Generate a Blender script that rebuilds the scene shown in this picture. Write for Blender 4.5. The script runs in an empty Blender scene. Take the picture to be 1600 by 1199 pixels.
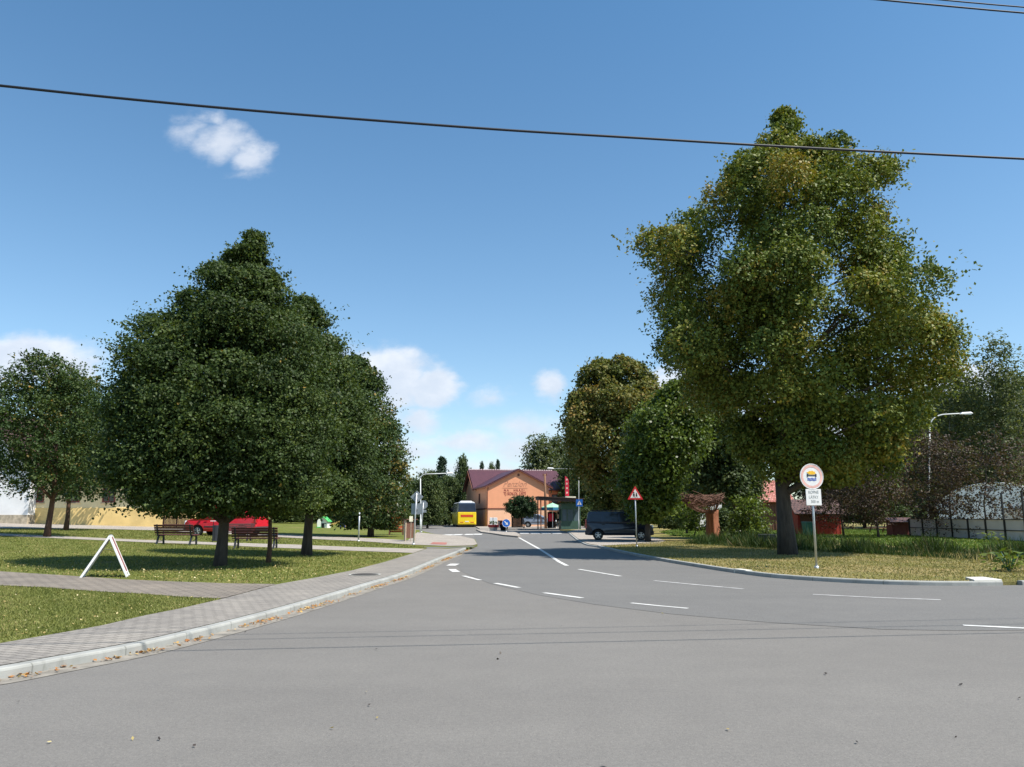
import bpy, bmesh, math, random
import numpy as np
from mathutils import Vector, Matrix
from mathutils.geometry import tessellate_polygon
R = math.radians
random.seed(7)
scene = bpy.context.scene
COL = scene.collection

# ------------------------------------------------------------------ camera model
CAMZ = 1.55
PITCH = R(9.76)
CP, SP = math.cos(PITCH), math.sin(PITCH)
F = 1200.0
def ray(px, py):
    r = (px-800)/F; u = (599.5-py)/F
    return Vector((r, CP-u*SP, SP+u*CP))
def W(px, py, Y):                       # point on the sight line at depth Y
    d = ray(px, py)
    return Vector((0, 0, CAMZ)) + d*(Y/d.y)
def P(px, py, z=0.0):                   # point on a level plane
    d = ray(px, py)
    return Vector((0, 0, CAMZ)) + d*((z-CAMZ)/d.z)
def softplus(x, k=.25):
    return math.log1p(math.exp(max(-40, min(40, x*k))))/k
DITCH_A, DITCH_B = (9.5, 44.0), (19.5, 21.5)
def ditch(x, y):
    ax, ay = DITCH_A; bx, by = DITCH_B
    dx, dy = bx-ax, by-ay; L = math.hypot(dx, dy)
    t = ((x-ax)*dx+(y-ay)*dy)/(L*L)
    s = ((x-ax)*(-dy)+(y-ay)*dx)/L       # signed distance, + on the far side
    w = max(0.0, 1-(s/1.7)**2)
    fade = max(0.0, min(1.0, (t-.15)/.25))
    return -0.5*w*w*fade
def H(x, y):
    if x < 1.0:
        return .10+.025*softplus(-x-10, .7)
    return .08+ditch(x, y)
def G(px, py, off=0.0):                 # point on the terrain
    z = .1
    for _ in range(60):
        p = P(px, py, z); z = .5*z+.5*H(p.x, p.y)
    return Vector((p.x, p.y, H(p.x, p.y)+off))

# ------------------------------------------------------------------ object helpers
def tag(o, label=None, cat=None, group=None, kind=None):
    if label: o['label'] = label
    if cat: o['category'] = cat
    if group: o['group'] = group
    if kind: o['kind'] = kind
    return o
def thing(name, label, cat, loc=(0, 0, 0), rz=0, group=None):
    o = bpy.data.objects.new(name, None); COL.objects.link(o)
    o.location = loc; o.rotation_euler = (0, 0, rz); o.empty_display_size = .2
    return tag(o, label, cat, group)
def copy_thing(o, loc, rz, label, scale=None, group=None):
    def rec(s, par):
        c = s.copy(); COL.objects.link(c); c.parent = par
        for k in list(s.children): rec(k, c)
        return c
    c = rec(o, None); c.location = loc; c.rotation_euler = (0, 0, rz); c['label'] = label
    if scale: c.scale = scale
    if group: c['group'] = group
    return c

class MB:
    def __init__(s): s.v = []; s.f = []
    def poly(s, pts):
        b = len(s.v); s.v += [tuple(p) for p in pts]; s.f.append(tuple(range(b, b+len(pts))))
    def box(s, c, size, rz=0, rx=0, ry=0, taper=1.0):
        M = Matrix.Translation(c) @ Matrix.Rotation(rz, 4, 'Z') @ Matrix.Rotation(ry, 4, 'Y') @ Matrix.Rotation(rx, 4, 'X')
        b = len(s.v); hx, hy, hz = size[0]/2, size[1]/2, size[2]/2
        for z, t in ((-hz, 1), (hz, taper)):
            for x, y in ((-hx, -hy), (hx, -hy), (hx, hy), (-hx, hy)):
                s.v.append(tuple(M @ Vector((x*t, y*t, z))))
        for q in ((3, 2, 1, 0), (4, 5, 6, 7), (0, 1, 5, 4), (1, 2, 6, 5), (2, 3, 7, 6), (3, 0, 4, 7)):
            s.f.append(tuple(b+i for i in q))
        return s
    def bar(s, p0, p1, w, t, up=(0, 0, 1)):
        p0, p1 = Vector(p0), Vector(p1); d = (p1-p0); L = d.length; d.normalize()
        a = d.cross(Vector(up))
        if a.length < 1e-4: a = Vector((1, 0, 0))
        a.normalize(); b_ = a.cross(d)
        b = len(s.v)
        for p in (p0, p1):
            for i, j in ((-1, -1), (1, -1), (1, 1), (-1, 1)):
                s.v.append(tuple(p+a*(i*w/2)+b_*(j*t/2)))
        for q in ((3, 2, 1, 0), (4, 5, 6, 7), (0, 1, 5, 4), (1, 2, 6, 5), (2, 3, 7, 6), (3, 0, 4, 7)):
            s.f.append(tuple(b+i for i in q))
        return s
    def tube(s, pts, rad, n=8, cap=True):
        pts = [Vector(p) for p in pts]
        if not hasattr(rad, '__len__'): rad = [rad]*len(pts)
        b = len(s.v); ref = None
        for i, p in enumerate(pts):
            d = (pts[min(i+1, len(pts)-1)]-pts[max(i-1, 0)]).normalized()
            if ref is None:
                ref = d.cross(Vector((0.3, 1, .1)))
                if ref.length < .1: ref = d.cross(Vector((1, 0, 0)))
            a = (ref-d*ref.dot(d)).normalized(); ref = a; c = d.cross(a)
            for k in range(n):
                t = 2*math.pi*k/n
                s.v.append(tuple(p+(a*math.cos(t)+c*math.sin(t))*rad[i]))
        for i in range(len(pts)-1):
            for k in range(n):
                k2 = (k+1) % n
                s.f.append((b+i*n+k, b+i*n+k2, b+(i+1)*n+k2, b+(i+1)*n+k))
        if cap:
            s.f.append(tuple(b+k for k in reversed(range(n))))
            s.f.append(tuple(b+(len(pts)-1)*n+k for k in range(n)))
        return s
    def prism(s, pts, d):                # polygon of 3-D points extruded along vector d
        pts = [Vector(p) for p in pts]; d = Vector(d); n = len(pts); b = len(s.v)
        s.v += [tuple(p) for p in pts]+[tuple(p+d) for p in pts]
        s.f.append(tuple(b+i for i in reversed(range(n)))); s.f.append(tuple(b+n+i for i in range(n)))
        for i in range(n):
            j = (i+1) % n; s.f.append((b+i, b+j, b+n+j, b+n+i))
        return s
    def build(s, name, m, parent=None, smooth=False, bevel=0, seg=2):
        me = bpy.data.meshes.new(name); me.from_pydata(s.v, [], s.f); me.update()
        bm = bmesh.new(); bm.from_mesh(me); bmesh.ops.recalc_face_normals(bm, faces=bm.faces); bm.to_mesh(me); bm.free()
        o = bpy.data.objects.new(name, me); COL.objects.link(o)
        if m: me.materials.append(m)
        if parent: o.parent = parent
        if smooth: me.shade_smooth()
        if bevel:
            mo = o.modifiers.new('bevel', 'BEVEL'); mo.width = bevel; mo.segments = seg; mo.limit_method = 'ANGLE'; mo.angle_limit = R(35)
        return o
def disc_pts(c, r, n=32, ax='y', sx=1):
    out = []
    for k in range(n):
        t = 2*math.pi*k/n
        if ax == 'y': out.append((c[0]+r*math.cos(t)*sx, c[1], c[2]+r*math.sin(t)))
        elif ax == 'x': out.append((c[0], c[1]+r*math.cos(t), c[2]+r*math.sin(t)))
        else: out.append((c[0]+r*math.cos(t), c[1]+r*math.sin(t), c[2]))
    return out

# ------------------------------------------------------------------ materials
def nd(nt, t, **kw):
    n = nt.nodes.new(t)
    for k, v in kw.items():
        if k.startswith('i_'): n.inputs[k[2:].replace('_', ' ')].default_value = v
        else: setattr(n, k, v)
    return n
def newmat(name):
    m = bpy.data.materials.new(name); m.use_nodes = True
    nt = m.node_tree; b = nt.nodes['Principled BSDF']
    return m, nt, b
def ramp(nt, fac, stops):
    r = nt.nodes.new('ShaderNodeValToRGB'); e = r.color_ramp.elements
    while len(e) < len(stops): e.new(.5)
    for el, (p, c) in zip(e, stops):
        el.position = p; el.color = (c[0], c[1], c[2], 1)
    nt.links.new(fac, r.inputs['Fac']); return r.outputs['Color']
def noise(nt, scale, detail=4, rough=.55, coord='Object', stretch=None):
    tc = nt.nodes.new('ShaderNodeTexCoord'); out = tc.outputs[coord]
    if stretch:
        mp = nt.nodes.new('ShaderNodeMapping'); mp.inputs['Scale'].default_value = stretch
        nt.links.new(out, mp.inputs['Vector']); out = mp.outputs['Vector']
    n = nd(nt, 'ShaderNodeTexNoise'); n.inputs['Scale'].default_value = scale
    n.inputs['Detail'].default_value = detail; n.inputs['Roughness'].default_value = rough
    nt.links.new(out, n.inputs['Vector']); return n.outputs['Fac']
def mixc(nt, a, b, fac, mode='MIX'):
    x = nt.nodes.new('ShaderNodeMix'); x.data_type = 'RGBA'; x.blend_type = mode
    for sock, v in ((x.inputs['Factor'], fac), (x.inputs['A'], a), (x.inputs['B'], b)):
        if hasattr(v, 'is_linked'): nt.links.new(v, sock)
        elif isinstance(v, (int, float)): sock.default_value = v
        else: sock.default_value = (v[0], v[1], v[2], 1)
    return x.outputs['Result']
def bump(nt, b, h, s=.3, d=.01):
    n = nt.nodes.new('ShaderNodeBump'); n.inputs['Strength'].default_value = s; n.inputs['Distance'].default_value = d
    nt.links.new(h, n.inputs['Height']); nt.links.new(n.outputs['Normal'], b.inputs['Normal'])
def mat(name, c, rough=.6, var=.18, scale=6, metal=0, spec=.4, bmp=0, coat=0):
    m, nt, b = newmat(name)
    n = noise(nt, scale)
    col = ramp(nt, n, [(.3, [x*(1-var) for x in c]), (.7, [min(1, x*(1+var)) for x in c])])
    nt.links.new(col, b.inputs['Base Color'])
    b.inputs['Roughness'].default_value = rough; b.inputs['Metallic'].default_value = metal
    b.inputs['Specular IOR Level'].default_value = spec
    if coat: b.inputs['Coat Weight'].default_value = coat; b.inputs['Coat Roughness'].default_value = .06
    if bmp: bump(nt, b, noise(nt, scale*4), .4, bmp)
    return m
def leafmat(name, stops, trans=.28, rough=.55):
    m, nt, b = newmat(name)
    at = nt.nodes.new('ShaderNodeAttribute'); at.attribute_name = 'tint'
    col = ramp(nt, at.outputs['Fac'], stops)
    nt.links.new(col, b.inputs['Base Color']); b.inputs['Roughness'].default_value = rough
    b.inputs['Specular IOR Level'].default_value = .22
    tr = nt.nodes.new('ShaderNodeBsdfTranslucent')
    tc = mixc(nt, col, (1.25, 1.25, .5), 1.0, 'MULTIPLY')
    nt.links.new(tc, tr.inputs['Color'])
    mx = nt.nodes.new('ShaderNodeMixShader'); mx.inputs[0].default_value = trans
    nt.links.new(b.outputs[0], mx.inputs[1]); nt.links.new(tr.outputs[0], mx.inputs[2])
    nt.links.new(mx.outputs[0], nt.nodes['Material Output'].inputs['Surface'])
    return m
M = {}
def asphalt(name, lo, hi):
    m, nt, b = newmat(name)
    big = noise(nt, .16, 4, .6)
    c = ramp(nt, big, [(.3, lo), (.7, hi)])
    streak = noise(nt, .5, 4, .6, stretch=(.35, 1.6, 1))
    c = mixc(nt, c, ramp(nt, streak, [(.3, (.955, .955, .957)), (.7, (1.04, 1.04, 1.035))]), 1.0, 'MULTIPLY')
    patch = noise(nt, 2.3, 6, .65)
    c = mixc(nt, c, ramp(nt, patch, [(.35, (.965, .965, .965)), (.65, (1.03, 1.03, 1.025))]), 1.0, 'MULTIPLY')
    sp = noise(nt, 70, 3, .8)
    c = mixc(nt, c, ramp(nt, sp, [(.30, (.55, .55, .57)), (.45, (.97, .97, .97)), (.58, (1.02, 1.02, 1.02)), (.72, (1.6, 1.57, 1.5))]), 1.0, 'MULTIPLY')
    c = mixc(nt, c, ramp(nt, noise(nt, 24, 2, .7), [(.3, (.90, .90, .90)), (.7, (1.09, 1.09, 1.08))]), 1.0, 'MULTIPLY')
    nt.links.new(c, b.inputs['Base Color']); b.inputs['Roughness'].default_value = .85
    b.inputs['Specular IOR Level'].default_value = .25
    bump(nt, b, noise(nt, 110, 2), .5, .006)
    return m
M['asphalt'] = asphalt('asphalt', (.160, .150, .1385), (.178, .168, .1555))
M['asphalt2'] = asphalt('asphalt_newer', (.142, .138, .132), (.158, .152, .145))
def pavers(name, c1, c2, mort, scale, rot=0):
    m, nt, b = newmat(name)
    tc = nt.nodes.new('ShaderNodeTexCoord'); mp = nt.nodes.new('ShaderNodeMapping'); mp.inputs['Rotation'].default_value = (0, 0, rot)
    nt.links.new(tc.outputs['Object'], mp.inputs['Vector'])
    br = nt.nodes.new('ShaderNodeTexBrick'); br.inputs['Scale'].default_value = scale
    br.inputs['Color1'].default_value = (*c1, 1); br.inputs['Color2'].default_value = (*c2, 1); br.inputs['Mortar'].default_value = (*mort, 1)
    br.inputs['Mortar Size'].default_value = .022; br.inputs['Brick Width'].default_value = .5; br.inputs['Row Height'].default_value = .25
    br.inputs['Mortar Smooth'].default_value = .3; br.inputs['Bias'].default_value = -.1
    nt.links.new(mp.outputs['Vector'], br.inputs['Vector'])
    c = mixc(nt, br.outputs['Color'], ramp(nt, noise(nt, .9, 5, .65), [(.3, (.82, .82, .82)), (.7, (1.12, 1.11, 1.08))]), 1.0, 'MULTIPLY')
    c = mixc(nt, c, ramp(nt, noise(nt, 45, 2, .7), [(.3, (.85, .85, .85)), (.7, (1.12, 1.12, 1.12))]), 1.0, 'MULTIPLY')
    nt.links.new(c, b.inputs['Base Color']); b.inputs['Roughness'].default_value = .85; b.inputs['Specular IOR Level'].default_value = .2
    bump(nt, b, br.outputs['Fac'], -.5, .01)
    return m
M['paver'] = pavers('grey_pavers', (.285, .262, .235), (.232, .214, .195), (.115, .105, .095), 2.4, R(22))
M['paver2'] = pavers('path_pavers', (.245, .212, .18), (.20, .176, .152), (.075, .066, .056), 1.6, R(8))
M['paver3'] = pavers('pale_pavers', (.39, .345, .30), (.33, .295, .26), (.19, .175, .155), 3, R(5))
M['red_paver'] = pavers('red_pavers', (.42, .17, .14), (.36, .14, .12), (.2, .12, .1), 3, R(5))
M['kerb'] = mat('kerb_concrete', (.40, .40, .37), .85, .22, 2.5, bmp=.004)
M['gutter'] = mat('gutter_concrete', (.22, .20, .17), .9, .3, 5, bmp=.004)
def lawn(name, greens, dry, dryamt):
    m, nt, b = newmat(name)
    g = ramp(nt, noise(nt, 1.3, 6, .65), [(.3, greens[0]), (.7, greens[1])])
    d = noise(nt, .35, 5, .6)
    f = ramp(nt, d, [(dryamt, (0, 0, 0)), (dryamt+.16, (1, 1, 1))])
    c = mixc(nt, g, dry, f)
    fine = noise(nt, 30, 4, .75)
    c = mixc(nt, c, ramp(nt, fine, [(.3, (.6, .62, .55)), (.7, (1.35, 1.3, 1.15))]), 1.0, 'MULTIPLY')
    nt.links.new(c, b.inputs['Base Color']); b.inputs['Roughness'].default_value = .9; b.inputs['Specular IOR Level'].default_value = .1
    bump(nt, b, noise(nt, 38, 3, .7), .8, .04)
    return m
M['lawn_l'] = lawn('lawn_green', ((.10, .125, .028), (.16, .175, .05)), (.23, .19, .085), .56)
M['lawn_r'] = lawn('lawn_dry', ((.145, .15, .048), (.22, .195, .075)), (.32, .25, .13), .46)
M['far_ground'] = lawn('meadow', ((.07, .10, .025), (.12, .14, .04)), (.16, .15, .06), .6)
M['white_paint'] = mat('road_paint', (.56, .55, .525), .75, .22, 4)
M['worn_paint'] = mat('road_paint_worn', (.42, .41, .40), .8, .3, 5)
BLADE = [(0, (.105, .125, .026)), (.45, (.185, .20, .055)), (.8, (.26, .255, .085)), (1, (.34, .27, .12))]
M['blade'] = leafmat('grass_blades', BLADE, .25, .6)
M['blade_dry'] = leafmat('dry_grass_blades', [(0, (.12, .135, .04)), (.4, (.23, .21, .08)), (.75, (.36, .29, .14)), (1, (.45, .36, .19))], .25, .6)
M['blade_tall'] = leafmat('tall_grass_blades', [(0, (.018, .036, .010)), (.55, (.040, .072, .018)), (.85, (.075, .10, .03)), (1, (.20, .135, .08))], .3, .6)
M['fallen'] = leafmat('fallen_leaves', [(0, (.30, .11, .03)), (.5, (.42, .20, .06)), (.85, (.50, .33, .11)), (1, (.55, .45, .25))], .15, .6)
M['fallen2'] = leafmat('fallen_leaves_yellow', [(0, (.30, .22, .08)), (.6, (.45, .35, .14)), (1, (.6, .52, .3))], .15, .6)
M['linden'] = leafmat('linden_leaves', [(0, (.030, .050, .014)), (.5, (.055, .087, .023)), (.9, (.094, .128, .034)), (.985, (.12, .145, .038)), (1, (.26, .17, .03))])
M['linden2'] = leafmat('linden_leaves_pale', [(0, (.032, .060, .018)), (.5, (.055, .088, .026)), (.93, (.09, .12, .036)), (1, (.28, .16, .03))])
M['big'] = leafmat('lime_leaves_olive', [(0, (.068, .104, .020)), (.45, (.136, .170, .030)), (.8, (.205, .212, .038)), (1, (.28, .19, .034))], .2)
M['chestnut'] = leafmat('chestnut_leaves_browning', [(0, (.072, .095, .022)), (.45, (.135, .145, .036)), (.8, (.21, .185, .052)), (1, (.27, .16, .04))])
M['bright'] = leafmat('bright_leaves', [(0, (.05, .08, .016)), (.6, (.10, .145, .026)), (1, (.19, .23, .05))], .35, .4)
M['purple'] = leafmat('purple_leaves', [(0, (.040, .026, .021)), (.5, (.070, .046, .034)), (.8, (.095, .072, .042)), (1, (.11, .13, .045))], .25)
M['birch'] = leafmat('birch_leaves', [(0, (.06, .085, .035)), (.5, (.10, .125, .055)), (1, (.16, .17, .08))], .35)
M['conifer'] = leafmat('conifer_needles', [(0, (.018, .036, .020)), (.6, (.034, .060, .032)), (1, (.05, .08, .04))], .1)
M['generic'] = leafmat('broadleaf_leaves', [(0, (.038, .062, .020)), (.55, (.070, .100, .034)), (1, (.12, .145, .05))])
M['globe'] = leafmat('globe_leaves', [(0, (.015, .032, .012)), (.6, (.028, .055, .02)), (1, (.06, .09, .03))], .15)
M['flower'] = leafmat('red_flowers', [(0, (.03, .07, .02)), (.6, (.06, .10, .03)), (.62, (.5, .03, .03)), (1, (.65, .08, .06))], .2)
def barkm(name, lo, hi):
    m, nt, b = newmat(name)
    n = noise(nt, 9, 6, .7, stretch=(1, 1, .18))
    nt.links.new(ramp(nt, n, [(.3, lo), (.7, hi)]), b.inputs['Base Color']); b.inputs['Roughness'].default_value = .9
    bump(nt, b, n, .8, .05); return m
M['bark'] = barkm('bark_grey_brown', (.035, .027, .021), (.095, .076, .06))
M['bark_red'] = barkm('bark_red_brown', (.06, .032, .02), (.16, .085, .05))
M['bark_birch'] = barkm('bark_birch', (.14, .13, .12), (.5, .48, .45))
M['stump'] = barkm('carved_wood', (.17, .060, .028), (.36, .135, .065))
M['twig'] = mat('nest_twigs', (.15, .075, .052), .8, .4, 12)
M['steel'] = mat('galvanised_steel', (.50, .52, .54), .42, .1, 8, metal=.55)
M['sign_back'] = mat('sign_back_grey', (.33, .36, .40), .5, .12, 3, metal=.3)
M['white'] = mat('white_lacquer', (.80, .80, .79), .4, .05, 3)
M['sign_white'] = mat('sign_white_film', (.78, .76, .74), .45, .05, 9)
M['sign_red'] = mat('sign_red_film', (.55, .025, .03), .45, .1, 9)
M['faded_red'] = mat('sign_faded_red_film', (.80, .46, .40), .45, .22, 5)
M['sign_blue'] = mat('sign_blue_film', (.02, .13, .50), .4, .1, 6)
M['black'] = mat('black_print', (.02, .02, .022), .5, .1, 8)
M['grey_print'] = mat('grey_print', (.36, .37, .36), .6, .1, 8)
M['blue_print'] = mat('blue_print', (.07, .11, .42), .5, .1, 8)
M['yellow_print'] = mat('yellow_print', (.85, .48, .03), .5, .1, 8)
M['plaster_o'] = mat('orange_plaster', (.77, .345, .19), .9, .05, 1.2, bmp=.003)
M['plaster_o2'] = mat('pale_orange_plaster', (.78, .46, .29), .9, .05, 1.2, bmp=.003)
M['trim_brown'] = mat('brown_trim', (.16, .055, .035), .7, .15, 5)
M['text_brown'] = mat('brown_lettering', (.33, .075, .05), .7, .05, 5)
M['text_faint'] = mat('faint_brown_lettering', (.50, .22, .13), .7, .05, 5)
def tiles(name, lo, hi, ry, sx):
    m, nt, b = newmat(name)
    tc = nt.nodes.new('ShaderNodeTexCoord')
    br = nt.nodes.new('ShaderNodeTexBrick'); br.inputs['Scale'].default_value = 1
    br.inputs['Brick Width'].default_value = sx; br.inputs['Row Height'].default_value = ry
    br.inputs['Color1'].default_value = (*lo, 1); br.inputs['Color2'].default_value = (*hi, 1)
    br.inputs['Mortar'].default_value = (*[x*.35 for x in lo], 1); br.inputs['Mortar Size'].default_value = .025
    nt.links.new(tc.outputs['UV'], br.inputs['Vector'])
    nt.links.new(br.outputs['Color'], b.inputs['Base Color']); b.inputs['Roughness'].default_value = .55
    bump(nt, b, br.outputs['Fac'], -.7, .03); return m
M['roof_maroon'] = tiles('maroon_roof_tiles', (.075, .020, .032), (.10, .028, .042), .35, .3)
M['roof_red'] = tiles('red_roof_tiles', (.36, .10, .07), (.50, .22, .17), .33, .26)
M['roof_brown'] = tiles('brown_roof_tiles', (.085, .040, .032), (.12, .058, .045), .33, .26)
M['plaster_y'] = mat('yellow_plaster', (.84, .70, .42), .9, .12, .8)
M['plaster_yp'] = mat('ochre_plinth', (.80, .58, .24), .9, .15, .9)
M['plaster_w'] = mat('white_plaster', (.80, .80, .80), .9, .08, 1)
M['stone'] = mat('stone_plinth', (.42, .36, .27), .9, .4, 3)
M['glass'] = mat('window_glass', (.025, .03, .035), .08, .1, 2, spec=.6)
M['glass_b'] = mat('bluish_window_glass', (.10, .14, .17), .12, .1, 2, spec=.6)
M['frame_red'] = mat('red_brown_frame', (.22, .055, .04), .6, .1, 6)
M['yellow'] = mat('bus_yellow', (.86, .62, .02), .4, .06, 2, coat=.4)
M['bus_red'] = mat('bus_red_lettering', (.62, .07, .02), .45, .1, 6)
M['bus_dark'] = mat('bus_dark_glass', (.03, .045, .075), .15, .1, 2, spec=.6)
M['tyre'] = mat('tyre_rubber', (.018, .018, .019), .8, .2, 8)
M['rim'] = mat('alloy_rim', (.55, .56, .57), .35, .1, 6, metal=.7)
M['car_navy'] = mat('navy_car_paint', (.015, .021, .036), .3, .06, 2, metal=.2, coat=.7)
M['car_silver'] = mat('blue_silver_car_paint', (.30, .36, .45), .32, .06, 2, metal=.3, coat=.6)
M['car_red'] = mat('red_car_paint', (.58, .015, .03), .35, .06, 2, coat=.6)
M['car_trim'] = mat('dark_plastic_trim', (.03, .03, .032), .6, .1, 8)
M['lamp_red'] = mat('red_lamp_glass', (.45, .015, .02), .2, .05, 6, coat=.5)
M['lamp_clear'] = mat('clear_lamp_glass', (.75, .78, .8), .15, .05, 6, coat=.5)
M['bench'] = mat('bench_wood_maroon', (.115, .035, .032), .5, .25, 14)
M['cast'] = mat('cast_iron_dark', (.03, .035, .042), .55, .15, 8)
M['wood_orange'] = mat('orange_stained_wood', (.52, .14, .045), .65, .25, 10)
M['wood_brown'] = mat('brown_wood', (.13, .062, .04), .75, .25, 10)
M['wood_pale'] = mat('pale_weathered_wood', (.40, .33, .24), .8, .2, 10)
M['wood_pole'] = mat('utility_pole_wood', (.20, .105, .06), .85, .25, 8)
M['red_wood'] = mat('red_painted_wood', (.34, .040, .028), .65, .2, 9)
M['green_kiosk'] = mat('green_painted_steel', (.055, .11, .085), .5, .15, 4)
M['canopy'] = mat('dark_canopy_sheet', (.07, .045, .042), .7, .2, 3)
M['flag_red'] = mat('red_flag_fabric', (.55, .02, .05), .8, .12, 5)
M['umb_green'] = mat('green_parasol_fabric', (.30, .55, .36), .85, .1, 5)
M['umb_blue'] = mat('blue_parasol_valance', (.03, .17, .28), .85, .1, 5)
M['bin_green'] = mat('green_bin_plastic', (.03, .16, .12), .45, .1, 6)
M['dark_box'] = mat('dark_brown_boards', (.008, .006, .005), .8, .3, 6, spec=.08)
M['tub'] = mat('dark_stone_basin', (.07, .075, .08), .75, .35, 5)
M['tent'] = mat('white_tent_fabric', (.82, .84, .86), .6, .04, .6)
M['board'] = mat('pale_rink_boards', (.56, .53, .50), .6, .08, 1.5)
M['post_dark'] = mat('dark_posts', (.022, .022, .022), .6, .2, 6)
M['toy_green'] = mat('green_play_plastic', (.08, .42, .10), .4, .08, 4)
M['toy_blue'] = mat('blue_play_plastic', (.03, .08, .45), .4, .08, 4)
M['toy_yellow'] = mat('yellow_play_plastic', (.75, .50, .16), .5, .08, 4)
M['toy_white'] = mat('white_play_plastic', (.78, .80, .74), .4, .08, 4)
M['cable'] = mat('black_cable', (.012, .014, .02), .6, .1, 9)
M['pot'] = mat('dark_red_planter', (.30, .03, .03), .6, .2, 6)
M['poster'] = mat('reddish_poster_print', (.27, .11, .11), .55, .5, 7)
M['poster_grey'] = mat('grey_poster_print', (.42, .38, .36), .55, .3, 9)
M['iron'] = mat('manhole_iron', (.05, .045, .04), .7, .3, 14)
M['cream'] = mat('cream_panel', (.80, .76, .58), .6, .08, 6)

# ------------------------------------------------------------------ light and sky
EL, AZ = R(58), R(115)                    # azimuth clockwise from +Y (view direction)
SUN = Vector((math.sin(AZ)*math.cos(EL), math.cos(AZ)*math.cos(EL), math.sin(EL)))
sl = bpy.data.lights.new('sun', 'SUN'); sl.energy = 5.0; sl.angle = R(.55); sl.color = (1.0, .945, .86)
so = bpy.data.objects.new('sun', sl); COL.objects.link(so)
so.rotation_euler = SUN.to_track_quat('Z', 'Y').to_euler(); so.location = (30, -20, 60)
world = bpy.data.worlds.new('World'); scene.world = world; world.use_nodes = True
nt = world.node_tree; bg = nt.nodes['Background']
SKYS = .105
bg.inputs['Strength'].default_value = SKYS
sky = nt.nodes.new('ShaderNodeTexSky'); sky.sky_type = 'NISHITA'; sky.sun_disc = False
sky.sun_elevation = EL; sky.sun_rotation = AZ; sky.altitude = 300; sky.air_density = 1.0; sky.dust_density = .6; sky.ozone_density = 1.2
tc = nt.nodes.new('ShaderNodeTexCoord'); sep = nt.nodes.new('ShaderNodeSeparateXYZ'); nt.links.new(tc.outputs['Generated'], sep.inputs[0])
def mth(op, a, b=None, c=None, clamp=False):
    n = nt.nodes.new('ShaderNodeMath'); n.operation = op; n.use_clamp = clamp
    for i, v in enumerate((a, b, c)):
        if v is None: continue
        if hasattr(v, 'is_linked'): nt.links.new(v, n.inputs[i])
        else: n.inputs[i].default_value = v
    return n.outputs[0]
# direction on the sky as (tan azimuth, tan elevation): clouds sit at fixed bearings and heights
yy = mth('MAXIMUM', sep.outputs['Y'], .02)
cx = mth('DIVIDE', sep.outputs['X'], yy); cz = mth('DIVIDE', sep.outputs['Z'], yy)
comb = nt.nodes.new('ShaderNodeCombineXYZ'); nt.links.new(cx, comb.inputs[0]); nt.links.new(cz, comb.inputs[1])
def wnoise(scale, det, rough=.6, off=0):
    n = nt.nodes.new('ShaderNodeTexNoise'); n.inputs['Scale'].default_value = scale; n.inputs['Detail'].default_value = det; n.inputs['Roughness'].default_value = rough
    mp = nt.nodes.new('ShaderNodeMapping'); mp.inputs['Location'].default_value = (off, off*.7, 0); mp.inputs['Scale'].default_value = (1, 1.5, 1)
    nt.links.new(comb.outputs[0], mp.inputs[0]); nt.links.new(mp.outputs[0], n.inputs['Vector']); return n.outputs
nz = wnoise(14, 6)
warp = nt.nodes.new('ShaderNodeVectorMath'); warp.operation = 'MULTIPLY_ADD'
sub = nt.nodes.new('ShaderNodeVectorMath'); sub.operation = 'SUBTRACT'; sub.inputs[1].default_value = (.5, .5, .5)
nt.links.new(nz['Color'], sub.inputs[0]); nt.links.new(sub.outputs[0], warp.inputs[0]); warp.inputs[1].default_value = (.055, .045, 0); nt.links.new(comb.outputs[0], warp.inputs[2])
CL = [(350, 218, 64, 44, .62), (392, 246, 40, 32, .6), (300, 205, 40, 34, .36), (330, 188, 44, 22, .42), (385, 268, 40, 16, .3),
      (60, 560, 115, 56, 1.05), (-40, 575, 120, 62, 1), (120, 575, 50, 50, .7), (565, 585, 80, 50, .85), (620, 588, 80, 58, 1.05), (680, 602, 52, 44, 1.1), (570, 645, 110, 46, .55),
      (655, 655, 50, 34, .75), (725, 690, 80, 26, .72), (805, 668, 110, 40, .5), (650, 705, 120, 34, .46), (858, 604, 30, 26, .6), (760, 618, 46, 18, .42), (830, 700, 90, 36, .6), (740, 742, 260, 40, .42),
      (1040, 598, 85, 34, .95), (990, 640, 110, 60, .75), (1500, 600, 130, 42, .8), (1560, 640, 120, 50, .8), (1250, 640, 160, 60, .7), (1420, 690, 150, 50, .7)]
tot = None; low = None
for px, py, rx, ry, w in CL:
    d = ray(px, py); c0 = Vector((d.x/d.y, d.z/d.y)); dr = ray(px+rx, py); du = ray(px, py-ry)
    a = abs(dr.x/dr.y-c0.x); b_ = abs(du.z/du.y-c0.y)
    s1 = nt.nodes.new('ShaderNodeVectorMath'); s1.operation = 'SUBTRACT'; nt.links.new(warp.outputs[0], s1.inputs[0]); s1.inputs[1].default_value = (c0.x, c0.y, 0)
    s2 = nt.nodes.new('ShaderNodeVectorMath'); s2.operation = 'MULTIPLY'; nt.links.new(s1.outputs[0], s2.inputs[0]); s2.inputs[1].default_value = (1/a, 1/b_, 0)
    s3 = nt.nodes.new('ShaderNodeVectorMath'); s3.operation = 'LENGTH'; nt.links.new(s2.outputs[0], s3.inputs[0])
    v = mth('MULTIPLY_ADD', s3.outputs['Value'], -w, w)
    tot = v if tot is None else mth('MAXIMUM', tot, v)
    sp = nt.nodes.new('ShaderNodeSeparateXYZ'); nt.links.new(s2.outputs[0], sp.inputs[0])
    hgt = mth('MULTIPLY', sp.outputs['Y'], mth('MULTIPLY', v, 3.0, clamp=True))
    low = hgt if low is None else mth('ADD', low, hgt)
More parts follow.
